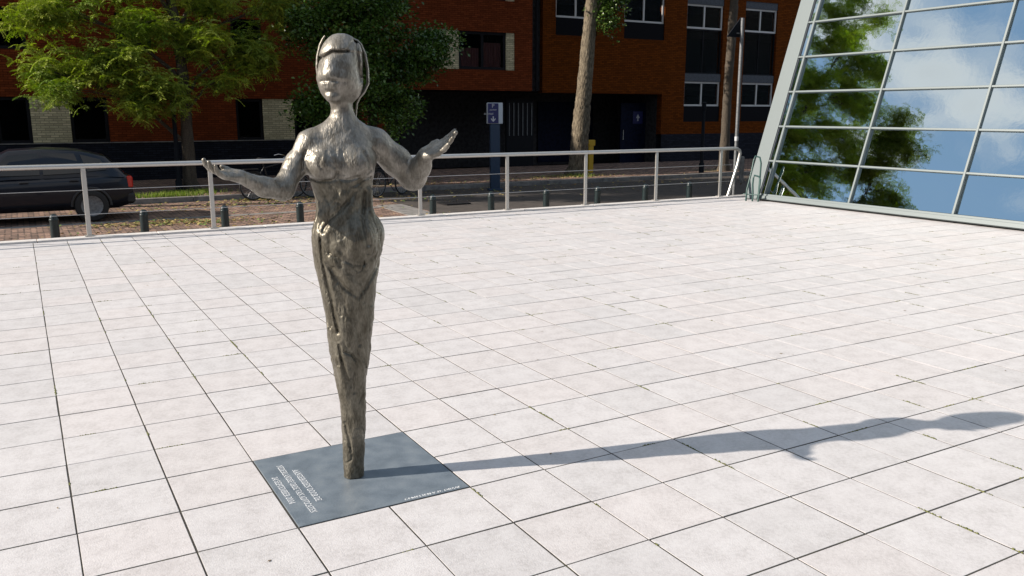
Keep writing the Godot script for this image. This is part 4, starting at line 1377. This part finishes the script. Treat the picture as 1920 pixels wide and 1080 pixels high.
	for x: float in [-1.28, 1.22]:
		for s: float in [-1.0, 1.0]:
			var w := Node3D.new()
			w.name = "wheel"
			root.add_child(w, true)
			var tb := MB.new()
			var bs := Basis(Vector3(1, 0, 0), PI / 2)
			tb.lathe([Vector2(0.2, -0.09), Vector2(0.28, -0.095), Vector2(0.305, -0.07), Vector2(0.31, 0), Vector2(0.305, 0.07), Vector2(0.28, 0.095), Vector2(0.2, 0.09)], Vector3(x, 0.31, s * 0.765), 24, bs)
			obj("tyre", tb.mesh(), M.rubber, w)
			tb = MB.new()
			tb.lathe([Vector2(0.001, 0.05), Vector2(0.05, 0.06), Vector2(0.12, 0.04), Vector2(0.19, 0.075), Vector2(0.21, 0.08), Vector2(0.21, -0.08), Vector2(0.001, -0.05)], Vector3(x, 0.31, s * 0.772), 24, bs if s > 0 else Basis(Vector3(1, 0, 0), -PI / 2))
			obj("rim", tb.mesh(), M.post_grey, w)
			var ab := MB.new()
			var pts := []
			var rd := []
			for k in 11:
				var a := PI * k / 10.0
				pts.append(Vector3(x + cos(a) * 0.345, 0.31 + sin(a) * 0.345, s * 0.815))
				rd.append(0.03)
			ab.tube(pts, rd, 6)
			obj("wheel_arch", ab.mesh(), M.car_trim, root)

func loft(b: MB, rows: Array) -> void:
	var m: int = rows[0].size()
	var c := Vector3.ZERO
	for r in rows:
		for p in r:
			c += p
	c /= rows.size() * m
	var first := b.v.size()
	for i in rows.size():
		for j in m:
			var du: Vector3 = rows[mini(i + 1, rows.size() - 1)][j] - rows[maxi(i - 1, 0)][j]
			var dv: Vector3 = rows[i][mini(j + 1, m - 1)] - rows[i][maxi(j - 1, 0)]
			var nn := du.cross(dv).normalized()
			var out: Vector3 = rows[i][j] - Vector3(rows[i][j].x, c.y, 0)
			if nn.dot(out) < 0:
				nn = -nn
			b.vert(rows[i][j], nn)
	for i in rows.size() - 1:
		for j in m - 1:
			var a := first + i * m + j
			b.tri(a, a + 1, a + m + 1)
			b.tri(a, a + m + 1, a + m)
	for e in 2:
		var r: Array = rows[0] if e == 0 else rows[-1]
		var nn := Vector3(-1 if e == 0 else 1, 0, 0)
		var mid := Vector3.ZERO
		for p in r:
			mid += p
		mid /= m
		var o := b.vert(mid, nn)
		var f := b.v.size()
		for p in r:
			b.vert(p, nn)
		for j in m:
			b.tri(o, f + j, f + (j + 1) % m)

# ---------------------------------------------------------------- plate with lettering
func text_mesh(t: String, depth: float, family: String) -> TextMesh:
	var tm := TextMesh.new()
	var f := SystemFont.new()
	f.font_names = PackedStringArray([family])
	tm.font = f
	tm.font_size = 48
	tm.pixel_size = 0.01
	tm.depth = depth
	tm.text = t
	tm.curve_step = 2.0
	return tm

# scales a text to a length (0 = keep the letters' own shape) and capital height, standing on `at`
func fit_text(o: MeshInstance3D, t: TextMesh, length: float, cap: float, b: Basis, at: Vector3, centred := false) -> void:
	var bb := t.get_aabb()
	var sy := cap / (bb.size.y if bb.size.y > 0 else 1.0)
	var sx := length / bb.size.x if length > 0 else sy
	var start := -bb.position.x * sx
	if centred:
		start = -(bb.position.x + bb.size.x / 2) * sx
	o.basis = b * Basis.from_scale(Vector3(sx, sy, 1))
	o.position = at + b * Vector3(start, -bb.position.y * sy, 0)

func build_plate() -> void:
	var p := thing("name_plate", "square dark slate plate with white lettering under the statue", "plate", Vector3(0.4, 0, 0.4))
	var mb := MB.new()
	mb.cbox(Vector3(0, -0.017, 0), Vector3(0.792, 0.04, 0.792), 0.0025)
	obj("slab", mb.mesh(), M.slate, p)
	# lines read towards +z, heads towards +x
	var b := Basis(Vector3(0, 0, 1), Vector3(1, 0, 0), Vector3(0, 1, 0))
	for l in [["AANGEBODEN DOOR DE", 0.215, 0.385, 0.138], ["NEDERLANDSE ORDE VAN ADVOCATEN", 0.13, 0.57, 0.085], ["24 SEPTEMBER 2004", 0.255, 0.315, 0.029]]:
		var t := text_mesh(l[0], 0.002, "Droid Serif")
		var o := obj("lettering", t, M.letter, p)
		fit_text(o, t, l[2], 0.027, b, Vector3(l[3] - 0.4, 0.0034, l[1] - 0.4))
	var t2 := text_mesh("CEMELIEN V.D. GRAAF", 0.002, "Droid Sans")
	var o2 := obj("lettering", t2, M.letter, p)
	fit_text(o2, t2, 0.275, 0.015, Basis(Vector3(1, 0, 0), Vector3(0, 0, -1), Vector3(0, 1, 0)), Vector3(0.485 - 0.4, 0.0034, 0.785 - 0.4))

# ---------------------------------------------------------------- statue: one field, meshed as surface nets
# local frame: x to the right of the photograph, y up, z towards the viewer
var P_type := PackedInt32Array()
var P_a := PackedVector3Array()
var P_b := PackedVector3Array()
var P_ra := PackedFloat32Array()
var P_rb := PackedFloat32Array()
var P_k := PackedFloat32Array()
var L_cx := PackedFloat32Array()
var L_a := PackedFloat32Array()
var L_b := PackedFloat32Array()
var S_a := PackedVector2Array()
var S_b := PackedVector2Array()
var S_w := PackedFloat32Array()
var S_amp := PackedFloat32Array()
var S_id := PackedInt32Array()
var S_n := 0
var n_clay := FastNoiseLite.new()
var n_fold := FastNoiseLite.new()
var n_rift := FastNoiseLite.new()
const CELL := 0.0046
const ORG := Vector3(-0.66, -0.02, -0.24)

func cap(a: Vector3, b: Vector3, ra: float, rb: float, k: float) -> void:
	P_type.append(0); P_a.append(a); P_b.append(b); P_ra.append(ra); P_rb.append(rb); P_k.append(k)

func ell(c: Vector3, r: Vector3, k: float) -> void:
	P_type.append(1); P_a.append(c); P_b.append(r); P_ra.append(0); P_rb.append(0); P_k.append(k)

func line(pts: Array, w: float, amp: float) -> void:
	for i in pts.size() - 1:
		S_a.append(Vector2(pts[i][0], pts[i][1]))
		S_b.append(Vector2(pts[i + 1][0], pts[i + 1][1]))
		S_w.append(w)
		S_amp.append(amp)
		S_id.append(S_n)
	S_n += 1

func prim(i: int, p: Vector3) -> float:
	var t := P_type[i]
	if t == 0:
		var a := P_a[i]
		var ba := P_b[i] - a
		var h := clampf((p - a).dot(ba) / ba.length_squared(), 0.0, 1.0)
		return (p - a - ba * h).length() - lerpf(P_ra[i], P_rb[i], h)
	elif t == 1:
		var r := P_b[i]
		var q := (p - P_a[i]) / r
		var k0 := q.length()
		var k1 := (q / r).length()
		return k0 * (k0 - 1.0) / maxf(k1, 1e-5)
	var f := clampf(p.y / 0.005, 0.0, L_cx.size() - 1.001)
	var j := int(f)
	f -= j
	var ra := lerpf(L_a[j], L_a[j + 1], f)
	var rb := lerpf(L_b[j], L_b[j + 1], f)
	var x := p.x - lerpf(L_cx[j], L_cx[j + 1], f)
	var q0 := Vector2(x / ra, p.z / rb)
	var k0b := q0.length()
	var d := k0b * (k0b - 1.0) / maxf(Vector2(x / (ra * ra), p.z / (rb * rb)).length(), 1e-5)
	var dy := p.y - (L_cx.size() - 1) * 0.005
	if dy > 0.0:
		d = Vector2(maxf(d, 0.0), dy).length()
	return d

func field(p: Vector3, pl: PackedInt32Array, sl: PackedInt32Array) -> float:
	var d := 9.0
	for i in pl:
		var e := prim(i, p)
		if d > 8.0:
			d = e
		else:
			var k := P_k[i]
			var h := maxf(k - absf(d - e), 0.0) / k
			d = minf(d, e) - h * h * k * 0.25
	# sculpted surface
	var disp := 0.0
	if p.z > -0.02:
		var q := Vector2(p.x, p.y)
		var cur := -1
		var most := 0.0
		for i in sl:
			if S_id[i] != cur:
				disp += most
				most = 0.0
				cur = S_id[i]
			var a := S_a[i]
			var ba := S_b[i] - a
			var h := clampf((q - a).dot(ba) / ba.length_squared(), 0.0, 1.0)
			var r := (q - a - ba * h).length() / S_w[i]
			if r < 2.2:
				var g := S_amp[i] * exp(-r * r)
				if absf(g) > absf(most):
					most = g
		disp += most
		disp *= smoothstep(-0.02, 0.02, p.z)
		if p.y > 1.70 and p.z > 0.0 and absf(p.x) < 0.15:
			var yc := 1.936 - 0.55 * maxf(0.0, -0.02 - p.x)
			var fr := smoothstep(0.0, 0.03, p.z)
			disp += 0.006 * smoothstep(-0.002, 0.003, p.y - yc) * fr
			disp += 0.004 * smoothstep(1.812, 1.824, p.y) * fr * smoothstep(0.07, 0.03, p.x)
	var low := smoothstep(1.36, 1.2, p.y)
	disp += n_clay.get_noise_3dv(p) * lerpf(0.0024, 0.0030, low)
	var rift := absf(n_rift.get_noise_3d(p.x, p.y * 0.45 + p.x * 0.3, p.z))
	disp -= smoothstep(0.07, 0.0, rift) * lerpf(0.0012, 0.0045, smoothstep(1.44, 1.36, p.y)) * smoothstep(1.72, 1.62, p.y)
	if low > 0.0:
		disp += n_fold.get_noise_3d(p.x * 1.0, p.y * 0.28 + p.x * 0.35, p.z) * 0.0115 * low * smoothstep(0.02, 0.4, p.y)
	return maxf(d - disp, -p.y)

func statue_shapes() -> void:
	# silhouette measured from the photograph: height, centre, half width, half depth
	var tab := [[0.0, -0.001, 0.047, 0.047], [0.124, 0.002, 0.051, 0.050], [0.217, 0.005, 0.053, 0.052], [0.33, 0.004, 0.059, 0.057], [0.443, 0.001, 0.071, 0.066], [0.564, 0.003, 0.086, 0.078], [0.681, 0.005, 0.099, 0.088], [0.788, 0.008, 0.108, 0.095], [0.873, 0.009, 0.118, 0.102], [0.964, 0.009, 0.133, 0.112], [1.064, 0.010, 0.151, 0.122], [1.13, 0.012, 0.158, 0.125], [1.175, 0.013, 0.157, 0.122], [1.219, 0.013, 0.143, 0.112], [1.259, 0.004, 0.126, 0.102], [1.292, 0.0, 0.120, 0.097], [1.348, -0.001, 0.127, 0.099], [1.398, -0.004, 0.139, 0.103], [1.462, 0.001, 0.146, 0.105], [1.508, 0.003, 0.148, 0.100], [1.56, 0.004, 0.140, 0.088], [1.60, 0.008, 0.115, 0.074], [1.64, 0.010, 0.078, 0.062], [1.674, 0.011, 0.053, 0.053], [1.724, 0.009, 0.046, 0.050], [1.78, 0.009, 0.045, 0.050]]
	var k := 0
	for i in int(1.78 / 0.005) + 1:
		var y := i * 0.005
		while k < tab.size() - 2 and tab[k + 1][0] < y:
			k += 1
		var t := clampf((y - tab[k][0]) / (tab[k + 1][0] - tab[k][0]), 0, 1)
		var q := []
		for c in [1, 2, 3]:
			var pre: float = tab[maxi(k - 1, 0)][c]
			var post: float = tab[mini(k + 2, tab.size() - 1)][c]
			q.append(cubic_interpolate(tab[k][c], tab[k + 1][c], pre, post, t))
		L_cx.append(q[0]); L_a.append(q[1]); L_b.append(q[2])
	P_type.append(2); P_a.append(Vector3.ZERO); P_b.append(Vector3.ZERO); P_ra.append(0); P_rb.append(0); P_k.append(0.02)
	# shoulders and arms
	cap(Vector3(0.0, 1.622, 0.0), Vector3(-0.130, 1.556, 0.02), 0.047, 0.053, 0.03)
	cap(Vector3(0.02, 1.622, -0.01), Vector3(0.150, 1.553, -0.04), 0.047, 0.058, 0.03)
	cap(Vector3(-0.130, 1.556, 0.02), Vector3(-0.193, 1.466, 0.04), 0.053, 0.046, 0.03)
	cap(Vector3(-0.193, 1.466, 0.04), Vector3(-0.251, 1.366, 0.10), 0.046, 0.047, 0.03)
	cap(Vector3(-0.251, 1.366, 0.10), Vector3(-0.319, 1.380, 0.16), 0.047, 0.040, 0.02)
	cap(Vector3(-0.319, 1.380, 0.16), Vector3(-0.408, 1.431, 0.225), 0.040, 0.025, 0.02)
	cap(Vector3(0.150, 1.553, -0.04), Vector3(0.240, 1.472, -0.08), 0.060, 0.062, 0.03)
	cap(Vector3(0.240, 1.472, -0.08), Vector3(0.316, 1.396, -0.09), 0.062, 0.060, 0.03)
	cap(Vector3(0.316, 1.396, -0.09), Vector3(0.348, 1.445, -0.03), 0.060, 0.046, 0.02)
	cap(Vector3(0.348, 1.445, -0.03), Vector3(0.366, 1.498, 0.01), 0.046, 0.035, 0.02)
	# hands
	hand(Vector3(-0.408, 1.431, 0.225), Vector3(-0.86, 0.13, 0.47), Vector3(0.1, 0.95, 0.2), 0.7, [20.0, 42.0, 62.0], 0.95)
	hand(Vector3(0.366, 1.498, 0.01), Vector3(0.74, 0.42, 0.50), Vector3(-0.40, 0.70, 0.55), 0.15, [8.0, 16.0, 26.0], 1.05)
	# bust, belly
	ell(Vector3(-0.076, 1.470, 0.060), Vector3(0.076, 0.078, 0.074), 0.028)
	ell(Vector3(0.062, 1.468, 0.052), Vector3(0.076, 0.076, 0.072), 0.028)
	ell(Vector3(0.055, 1.14, 0.055), Vector3(0.085, 0.11, 0.085), 0.04)
	# drapery rolls at waist and hip
	cap(Vector3(-0.090, 1.245, 0.06), Vector3(0.0, 1.335, 0.086), 0.014, 0.010, 0.025)
	cap(Vector3(-0.085, 1.165, 0.085), Vector3(0.035, 1.285, 0.086), 0.019, 0.012, 0.03)
	cap(Vector3(0.112, 1.35, 0.045), Vector3(0.112, 1.25, 0.05), 0.016, 0.017, 0.015)
	cap(Vector3(0.112, 1.25, 0.05), Vector3(0.143, 1.16, 0.035), 0.017, 0.02, 0.02)
	# head
	ell(Vector3(0.012, 1.872, -0.005), Vector3(0.091, 0.138, 0.108), 0.02)
	ell(Vector3(0.056, 1.930, -0.015), Vector3(0.046, 0.070, 0.078), 0.03)
	ell(Vector3(-0.008, 1.812, 0.028), Vector3(0.080, 0.088, 0.082), 0.03)
	ell(Vector3(0.056, 1.80, -0.005), Vector3(0.044, 0.06, 0.07), 0.03)
	cap(Vector3(-0.028, 1.89, 0.088), Vector3(-0.034, 1.842, 0.098), 0.010, 0.016, 0.045)
	ell(Vector3(-0.028, 1.750, 0.078), Vector3(0.03, 0.024, 0.03), 0.02)
	cap(Vector3(-0.060, 1.8035, 0.094), Vector3(-0.016, 1.8035, 0.106), 0.009, 0.011, 0.008)
	cap(Vector3(-0.054, 1.788, 0.093), Vector3(-0.020, 1.788, 0.104), 0.010, 0.012, 0.008)
	# tooled lines (x, y), width, depth
	line([[-0.09, 1.18], [-0.06, 1.23], [-0.02, 1.265], [0.022, 1.308], [0.05, 1.35]], 0.008, -0.009)
	line([[0.093, 1.345], [0.088, 1.29], [0.080, 1.24], [0.086, 1.19], [0.1, 1.12]], 0.008, -0.009)
	line([[-0.08, 1.035], [-0.05, 0.985], [-0.01, 0.93], [0.03, 0.895]], 0.010, -0.010)
	line([[-0.065, 1.065], [-0.02, 1.0], [0.025, 0.945]], 0.016, 0.008)
	line([[0.15, 1.04], [0.12, 0.985], [0.08, 0.92], [0.05, 0.885]], 0.010, -0.009)
	line([[-0.105, 1.15], [-0.1, 1.04], [-0.09, 0.98], [-0.075, 0.9], [-0.06, 0.8], [-0.045, 0.72]], 0.006, -0.011)
	line([[-0.085, 1.13], [-0.08, 1.04], [-0.066, 0.97], [-0.05, 0.88]], 0.012, 0.006)
	line([[-0.02, 0.63], [0.01, 0.615], [0.033, 0.58], [0.024, 0.53], [0.014, 0.48], [0.016, 0.43]], 0.006, -0.010)
	line([[-0.045, 0.66], [-0.036, 0.6], [-0.02, 0.53], [0.0, 0.46]], 0.006, -0.010)
	line([[-0.02, 0.62], [-0.01, 0.56], [0.0, 0.51]], 0.014, 0.006)
	line([[-0.03, 0.28], [-0.025, 0.24], [-0.016, 0.2], [-0.01, 0.14]], 0.006, -0.008)
	line([[-0.02, 1.10], [0.0, 1.06], [0.04, 1.035], [0.08, 1.035], [0.12, 1.065]], 0.012, -0.007)
	line([[0.02, 0.88], [0.035, 0.83], [0.03, 0.75], [0.045, 0.66]], 0.009, -0.006)
	line([[-0.145, 1.408], [-0.1, 1.397], [-0.05, 1.397], [-0.03, 1.405], [-0.02, 1.43]], 0.007, -0.008)
	line([[-0.14, 1.50], [-0.1, 1.525], [-0.06, 1.517], [-0.035, 1.48], [-0.022, 1.44]], 0.006, -0.0032)
	line([[-0.085, 1.505], [-0.095, 1.47], [-0.075, 1.44], [-0.04, 1.435]], 0.006, -0.0032)
	line([[-0.062, 1.507], [-0.052, 1.475], [-0.035, 1.455]], 0.006, -0.003)
	line([[-0.005, 1.405], [0.02, 1.4], [0.045, 1.405], [0.075, 1.415], [0.1, 1.44]], 0.007, -0.007)
	line([[-0.012, 1.53], [-0.01, 1.45], [-0.008, 1.38], [-0.01, 1.33]], 0.006, 0.005)
	line([[0.095, 1.52], [0.115, 1.48], [0.122, 1.44], [0.11, 1.425]], 0.006, -0.009)
	line([[0.135, 1.53], [0.165, 1.49], [0.175, 1.455], [0.15, 1.445]], 0.0055, -0.007)
	line([[-0.148, 1.53], [-0.163, 1.49], [-0.168, 1.45]], 0.0055, -0.008)
	line([[0.05, 1.375], [0.09, 1.4], [0.12, 1.41]], 0.006, -0.007)
	line([[-0.09, 1.905], [-0.055, 1.918], [-0.02, 1.937], [0.005, 1.935], [0.043, 1.938]], 0.0055, -0.016)
	line([[-0.066, 1.816], [-0.036, 1.819], [-0.010, 1.815]], 0.008, -0.006)
	line([[0.043, 1.938], [0.055, 1.96], [0.075, 1.99]], 0.006, -0.009)
	line([[0.078, 1.99], [0.083, 1.93], [0.086, 1.87], [0.098, 1.82]], 0.007, -0.012)
	n_clay.noise_type = FastNoiseLite.TYPE_SIMPLEX_SMOOTH
	n_clay.seed = 5
	n_clay.frequency = 22.0
	n_clay.fractal_type = FastNoiseLite.FRACTAL_FBM
	n_clay.fractal_octaves = 3
	n_clay.fractal_gain = 0.6
	n_rift.noise_type = FastNoiseLite.TYPE_SIMPLEX_SMOOTH
	n_rift.seed = 33
	n_rift.frequency = 9.0
	n_rift.fractal_type = FastNoiseLite.FRACTAL_FBM
	n_rift.fractal_octaves = 2
	n_fold.noise_type = FastNoiseLite.TYPE_SIMPLEX_SMOOTH
	n_fold.seed = 9
	n_fold.frequency = 11.0
	n_fold.fractal_type = FastNoiseLite.FRACTAL_FBM
	n_fold.fractal_octaves = 3

func hand(w: Vector3, axis: Vector3, up: Vector3, lift: float, curl: Array, s: float) -> void:
	var a := axis.normalized()
	var n := (up - a * up.dot(a)).normalized()
	var x := a.cross(n)      # towards the thumb, away from the viewer
	if x.z > 0:
		x = -x
	var ln := [1.0, 1.08, 1.0, 0.80]
	for i in 4:
		var k := w + a * (0.082 - 0.004 * absf(i - 1.0)) * s + x * (0.030 - i * 0.020) * s
		cap(w + x * (0.014 - i * 0.009) * s, k, 0.020 * s, 0.0125 * s, 0.016)
		var p := k
		var seg := [0.042, 0.027, 0.021]
		for j in 3:
			var t := deg_to_rad(curl[j] + (i - 1.5) * 3.0)
			var q: Vector3 = p + (a * cos(t) + n * sin(t) + x * (0.10 - i * 0.07)) * seg[j] * ln[i] * s
			cap(p, q, (0.0115 - j * 0.001) * s, (0.0105 - j * 0.001) * s, 0.005)
			p = q
	var b0 := w + a * 0.018 * s + x * 0.020 * s
	var b1 := b0 + (a * 0.6 + x * 0.5 + n * 0.5 * lift) * 0.042 * s
	var b2 := b1 + (a * 0.85 + x * 0.05 + n * 0.5 * lift) * 0.028 * s
	cap(b0, b1, 0.019 * s, 0.0135 * s, 0.014)
	cap(b1, b2, 0.0125 * s, 0.0095 * s, 0.005)

var net_v := PackedVector3Array()
var net_i := PackedInt32Array()
func net() -> void:
	var nb := 8
	var bs := nb * CELL
	var rad := bs * 0.87
	var dims := Vector3i(int(1.26 / bs) + 1, int(2.08 / bs) + 1, int(0.78 / bs) + 1)
	var allp := PackedInt32Array(range(P_type.size()))
	var cells := {}
	var edges := PackedInt64Array()
	var m := nb + 1
	var val := PackedFloat32Array()
	val.resize(m * m * m)
	for bx in dims.x:
		for by in dims.y:
			for bz in dims.z:
				var o := ORG + Vector3(bx, by, bz) * bs
				var c := o + Vector3.ONE * bs * 0.5
				# which shapes matter in this block
				var ds := PackedFloat32Array()
				var best := 9.0
				for i in allp:
					var e := prim(i, c)
					ds.append(e)
					best = minf(best, e)
				if absf(best) > rad * 1.35 + 0.04 and best > 0.0:
					continue
				if best < -(rad * 1.35 + 0.03):
					continue
				var pl := PackedInt32Array()
				for i in allp:
					if ds[i] < best + 2.6 * rad + 0.035:
						pl.append(i)
				var sl := PackedInt32Array()
				for i in S_a.size():
					var a := S_a[i]
					var ba := S_b[i] - a
					var q := Vector2(c.x, c.y)
					var h := clampf((q - a).dot(ba) / ba.length_squared(), 0.0, 1.0)
					if (q - a - ba * h).length() < rad + S_w[i] * 2.2:
						sl.append(i)
				var any_in := false
				var any_out := false
				var t := 0
				for i in m:
					for j in m:
						for k in m:
							var d := field(o + Vector3(i, j, k) * CELL, pl, sl)
							val[t] = d
							t += 1
							if d < 0.0:
								any_in = true
							else:
								any_out = true
				if not (any_in and any_out):
					continue
				var g0 := Vector3i(bx, by, bz) * nb
				for i in nb:
					for j in nb:
						for k in nb:
							var b0 := (i * m + j) * m + k
							var cnt := 0
							var acc := Vector3.ZERO
							var cs := [val[b0], val[b0 + 1], val[b0 + m], val[b0 + m + 1], val[b0 + m * m], val[b0 + m * m + 1], val[b0 + m * m + m], val[b0 + m * m + m + 1]]
							# corner bits: z 1, y 2, x 4
							var mask := 0
							for q in 8:
								if cs[q] < 0.0:
									mask |= 1 << q
							if mask == 0 or mask == 255:
								continue
							for q in 8:
								for bit in [1, 2, 4]:
									if q & bit:
										continue
									var r: int = q | bit
									var va: float = cs[q]
									var vb: float = cs[r]
									if (va < 0.0) != (vb < 0.0):
										var f := va / (va - vb)
										var pa := Vector3((q >> 2) & 1, (q >> 1) & 1, q & 1)
										if bit == 1:
											pa.z += f
										elif bit == 2:
											pa.y += f
										else:
											pa.x += f
										acc += pa
										cnt += 1
							var gx := g0.x + i
							var gy := g0.y + j
							var gz := g0.z + k
							var key := (gx * 1024 + gy) * 1024 + gz
							cells[key] = net_v.size()
							net_v.append(ORG + (Vector3(gx, gy, gz) + acc / cnt) * CELL)
							var s0: bool = cs[0] < 0.0
							if s0 != (cs[4] < 0.0):
								edges.append(key * 8 + (1 if s0 else 0))
							if s0 != (cs[2] < 0.0):
								edges.append(key * 8 + 2 + (1 if s0 else 0))
							if s0 != (cs[1] < 0.0):
								edges.append(key * 8 + 4 + (1 if s0 else 0))
	for e in edges:
		var key := e >> 3
		var ax := (e >> 1) & 3
		var inside := e & 1
		var u := 1024 if ax == 0 else (1 if ax == 1 else 1024 * 1024)
		var w := 1 if ax == 0 else (1024 * 1024 if ax == 1 else 1024)
		var a: int = cells.get(key, -1)
		var b: int = cells.get(key - u, -1)
		var c: int = cells.get(key - u - w, -1)
		var d: int = cells.get(key - w, -1)
		if a < 0 or b < 0 or c < 0 or d < 0:
			continue
		if inside == 1:
			net_i.append_array(PackedInt32Array([a, c, b, a, d, c]))
		else:
			net_i.append_array(PackedInt32Array([a, b, c, a, c, d]))

func build_statue() -> void:
	var t0 := Time.get_ticks_msec()
	statue_shapes()
	net()
	var nn := PackedVector3Array()
	nn.resize(net_v.size())
	for i in range(0, net_i.size(), 3):
		var a := net_i[i]
		var b := net_i[i + 1]
		var c := net_i[i + 2]
		var g := (net_v[c] - net_v[a]).cross(net_v[b] - net_v[a])
		nn[a] += g
		nn[b] += g
		nn[c] += g
	for i in nn.size():
		nn[i] = nn[i].normalized()
	# two patinas with an uneven edge under the bust: brown dress, pale worn skin
	var cols := PackedColorArray()
	cols.resize(net_v.size())
	for i in net_v.size():
		var p := net_v[i]
		var edge := 1.398 + 0.02 * n_rift.get_noise_3dv(p * 1.5) + 0.006 * n_clay.get_noise_3dv(p)
		cols[i] = Color(0.22, 0.207, 0.172) if p.y < edge and absf(p.x) < 0.166 else Color(0.365, 0.348, 0.315)
	var arr := []
	arr.resize(Mesh.ARRAY_MAX)
	arr[Mesh.ARRAY_COLOR] = cols
	arr[Mesh.ARRAY_VERTEX] = net_v
	arr[Mesh.ARRAY_NORMAL] = nn
	arr[Mesh.ARRAY_INDEX] = net_i
	var am := ArrayMesh.new()
	am.add_surface_from_arrays(Mesh.PRIMITIVE_TRIANGLES, arr)
	var root := thing("bronze_statue", "bronze statue of a blindfolded woman with open arms, tapering to a narrow foot", "statue", Vector3(0.376, 0.003, 0.42))
	root.rotation.y = deg_to_rad(-18.58)
	obj("figure", am, M.bronze, root)
	# the two ends of the band hanging beside the head
	var mb := MB.new()
	mb.use_col = true
	mb.col = Color(0.33, 0.315, 0.285)
	var pts := [Vector3(0.070, 1.992, 0.0), Vector3(0.086, 1.986, 0.0), Vector3(0.099, 1.972, 0.0), Vector3(0.116, 1.93, 0.0), Vector3(0.125, 1.87, 0.0), Vector3(0.125, 1.81, 0.0), Vector3(0.106, 1.772, 0.0), Vector3(0.087, 1.75, -0.005), Vector3(0.074, 1.725, -0.01), Vector3(0.069, 1.69, -0.015), Vector3(0.066, 1.66, -0.02)]
	mb.tube(pts, [0.014, 0.014, 0.015, 0.016, 0.016, 0.016, 0.015, 0.013, 0.012, 0.012, 0.012], 10, true, 0.42, Vector3(0, 0, 1))
	obj("ribbon", mb.mesh(), M.bronze, root)
	mb = MB.new()
	mb.use_col = true
	mb.col = Color(0.33, 0.315, 0.285)
	mb.tube([Vector3(-0.050, 2.005, 0.0), Vector3(-0.060, 1.99, 0.0), Vector3(-0.072, 1.965, 0.0), Vector3(-0.084, 1.92, 0.0), Vector3(-0.089, 1.875, 0.0), Vector3(-0.086, 1.83, 0.0)], [0.008, 0.013, 0.015, 0.015, 0.014, 0.012], 10, true, 0.42, Vector3(0, 0, 1))
	obj("ribbon", mb.mesh(), M.bronze, root)
	print("statue ", net_v.size(), " points, ", Time.get_ticks_msec() - t0, " ms")
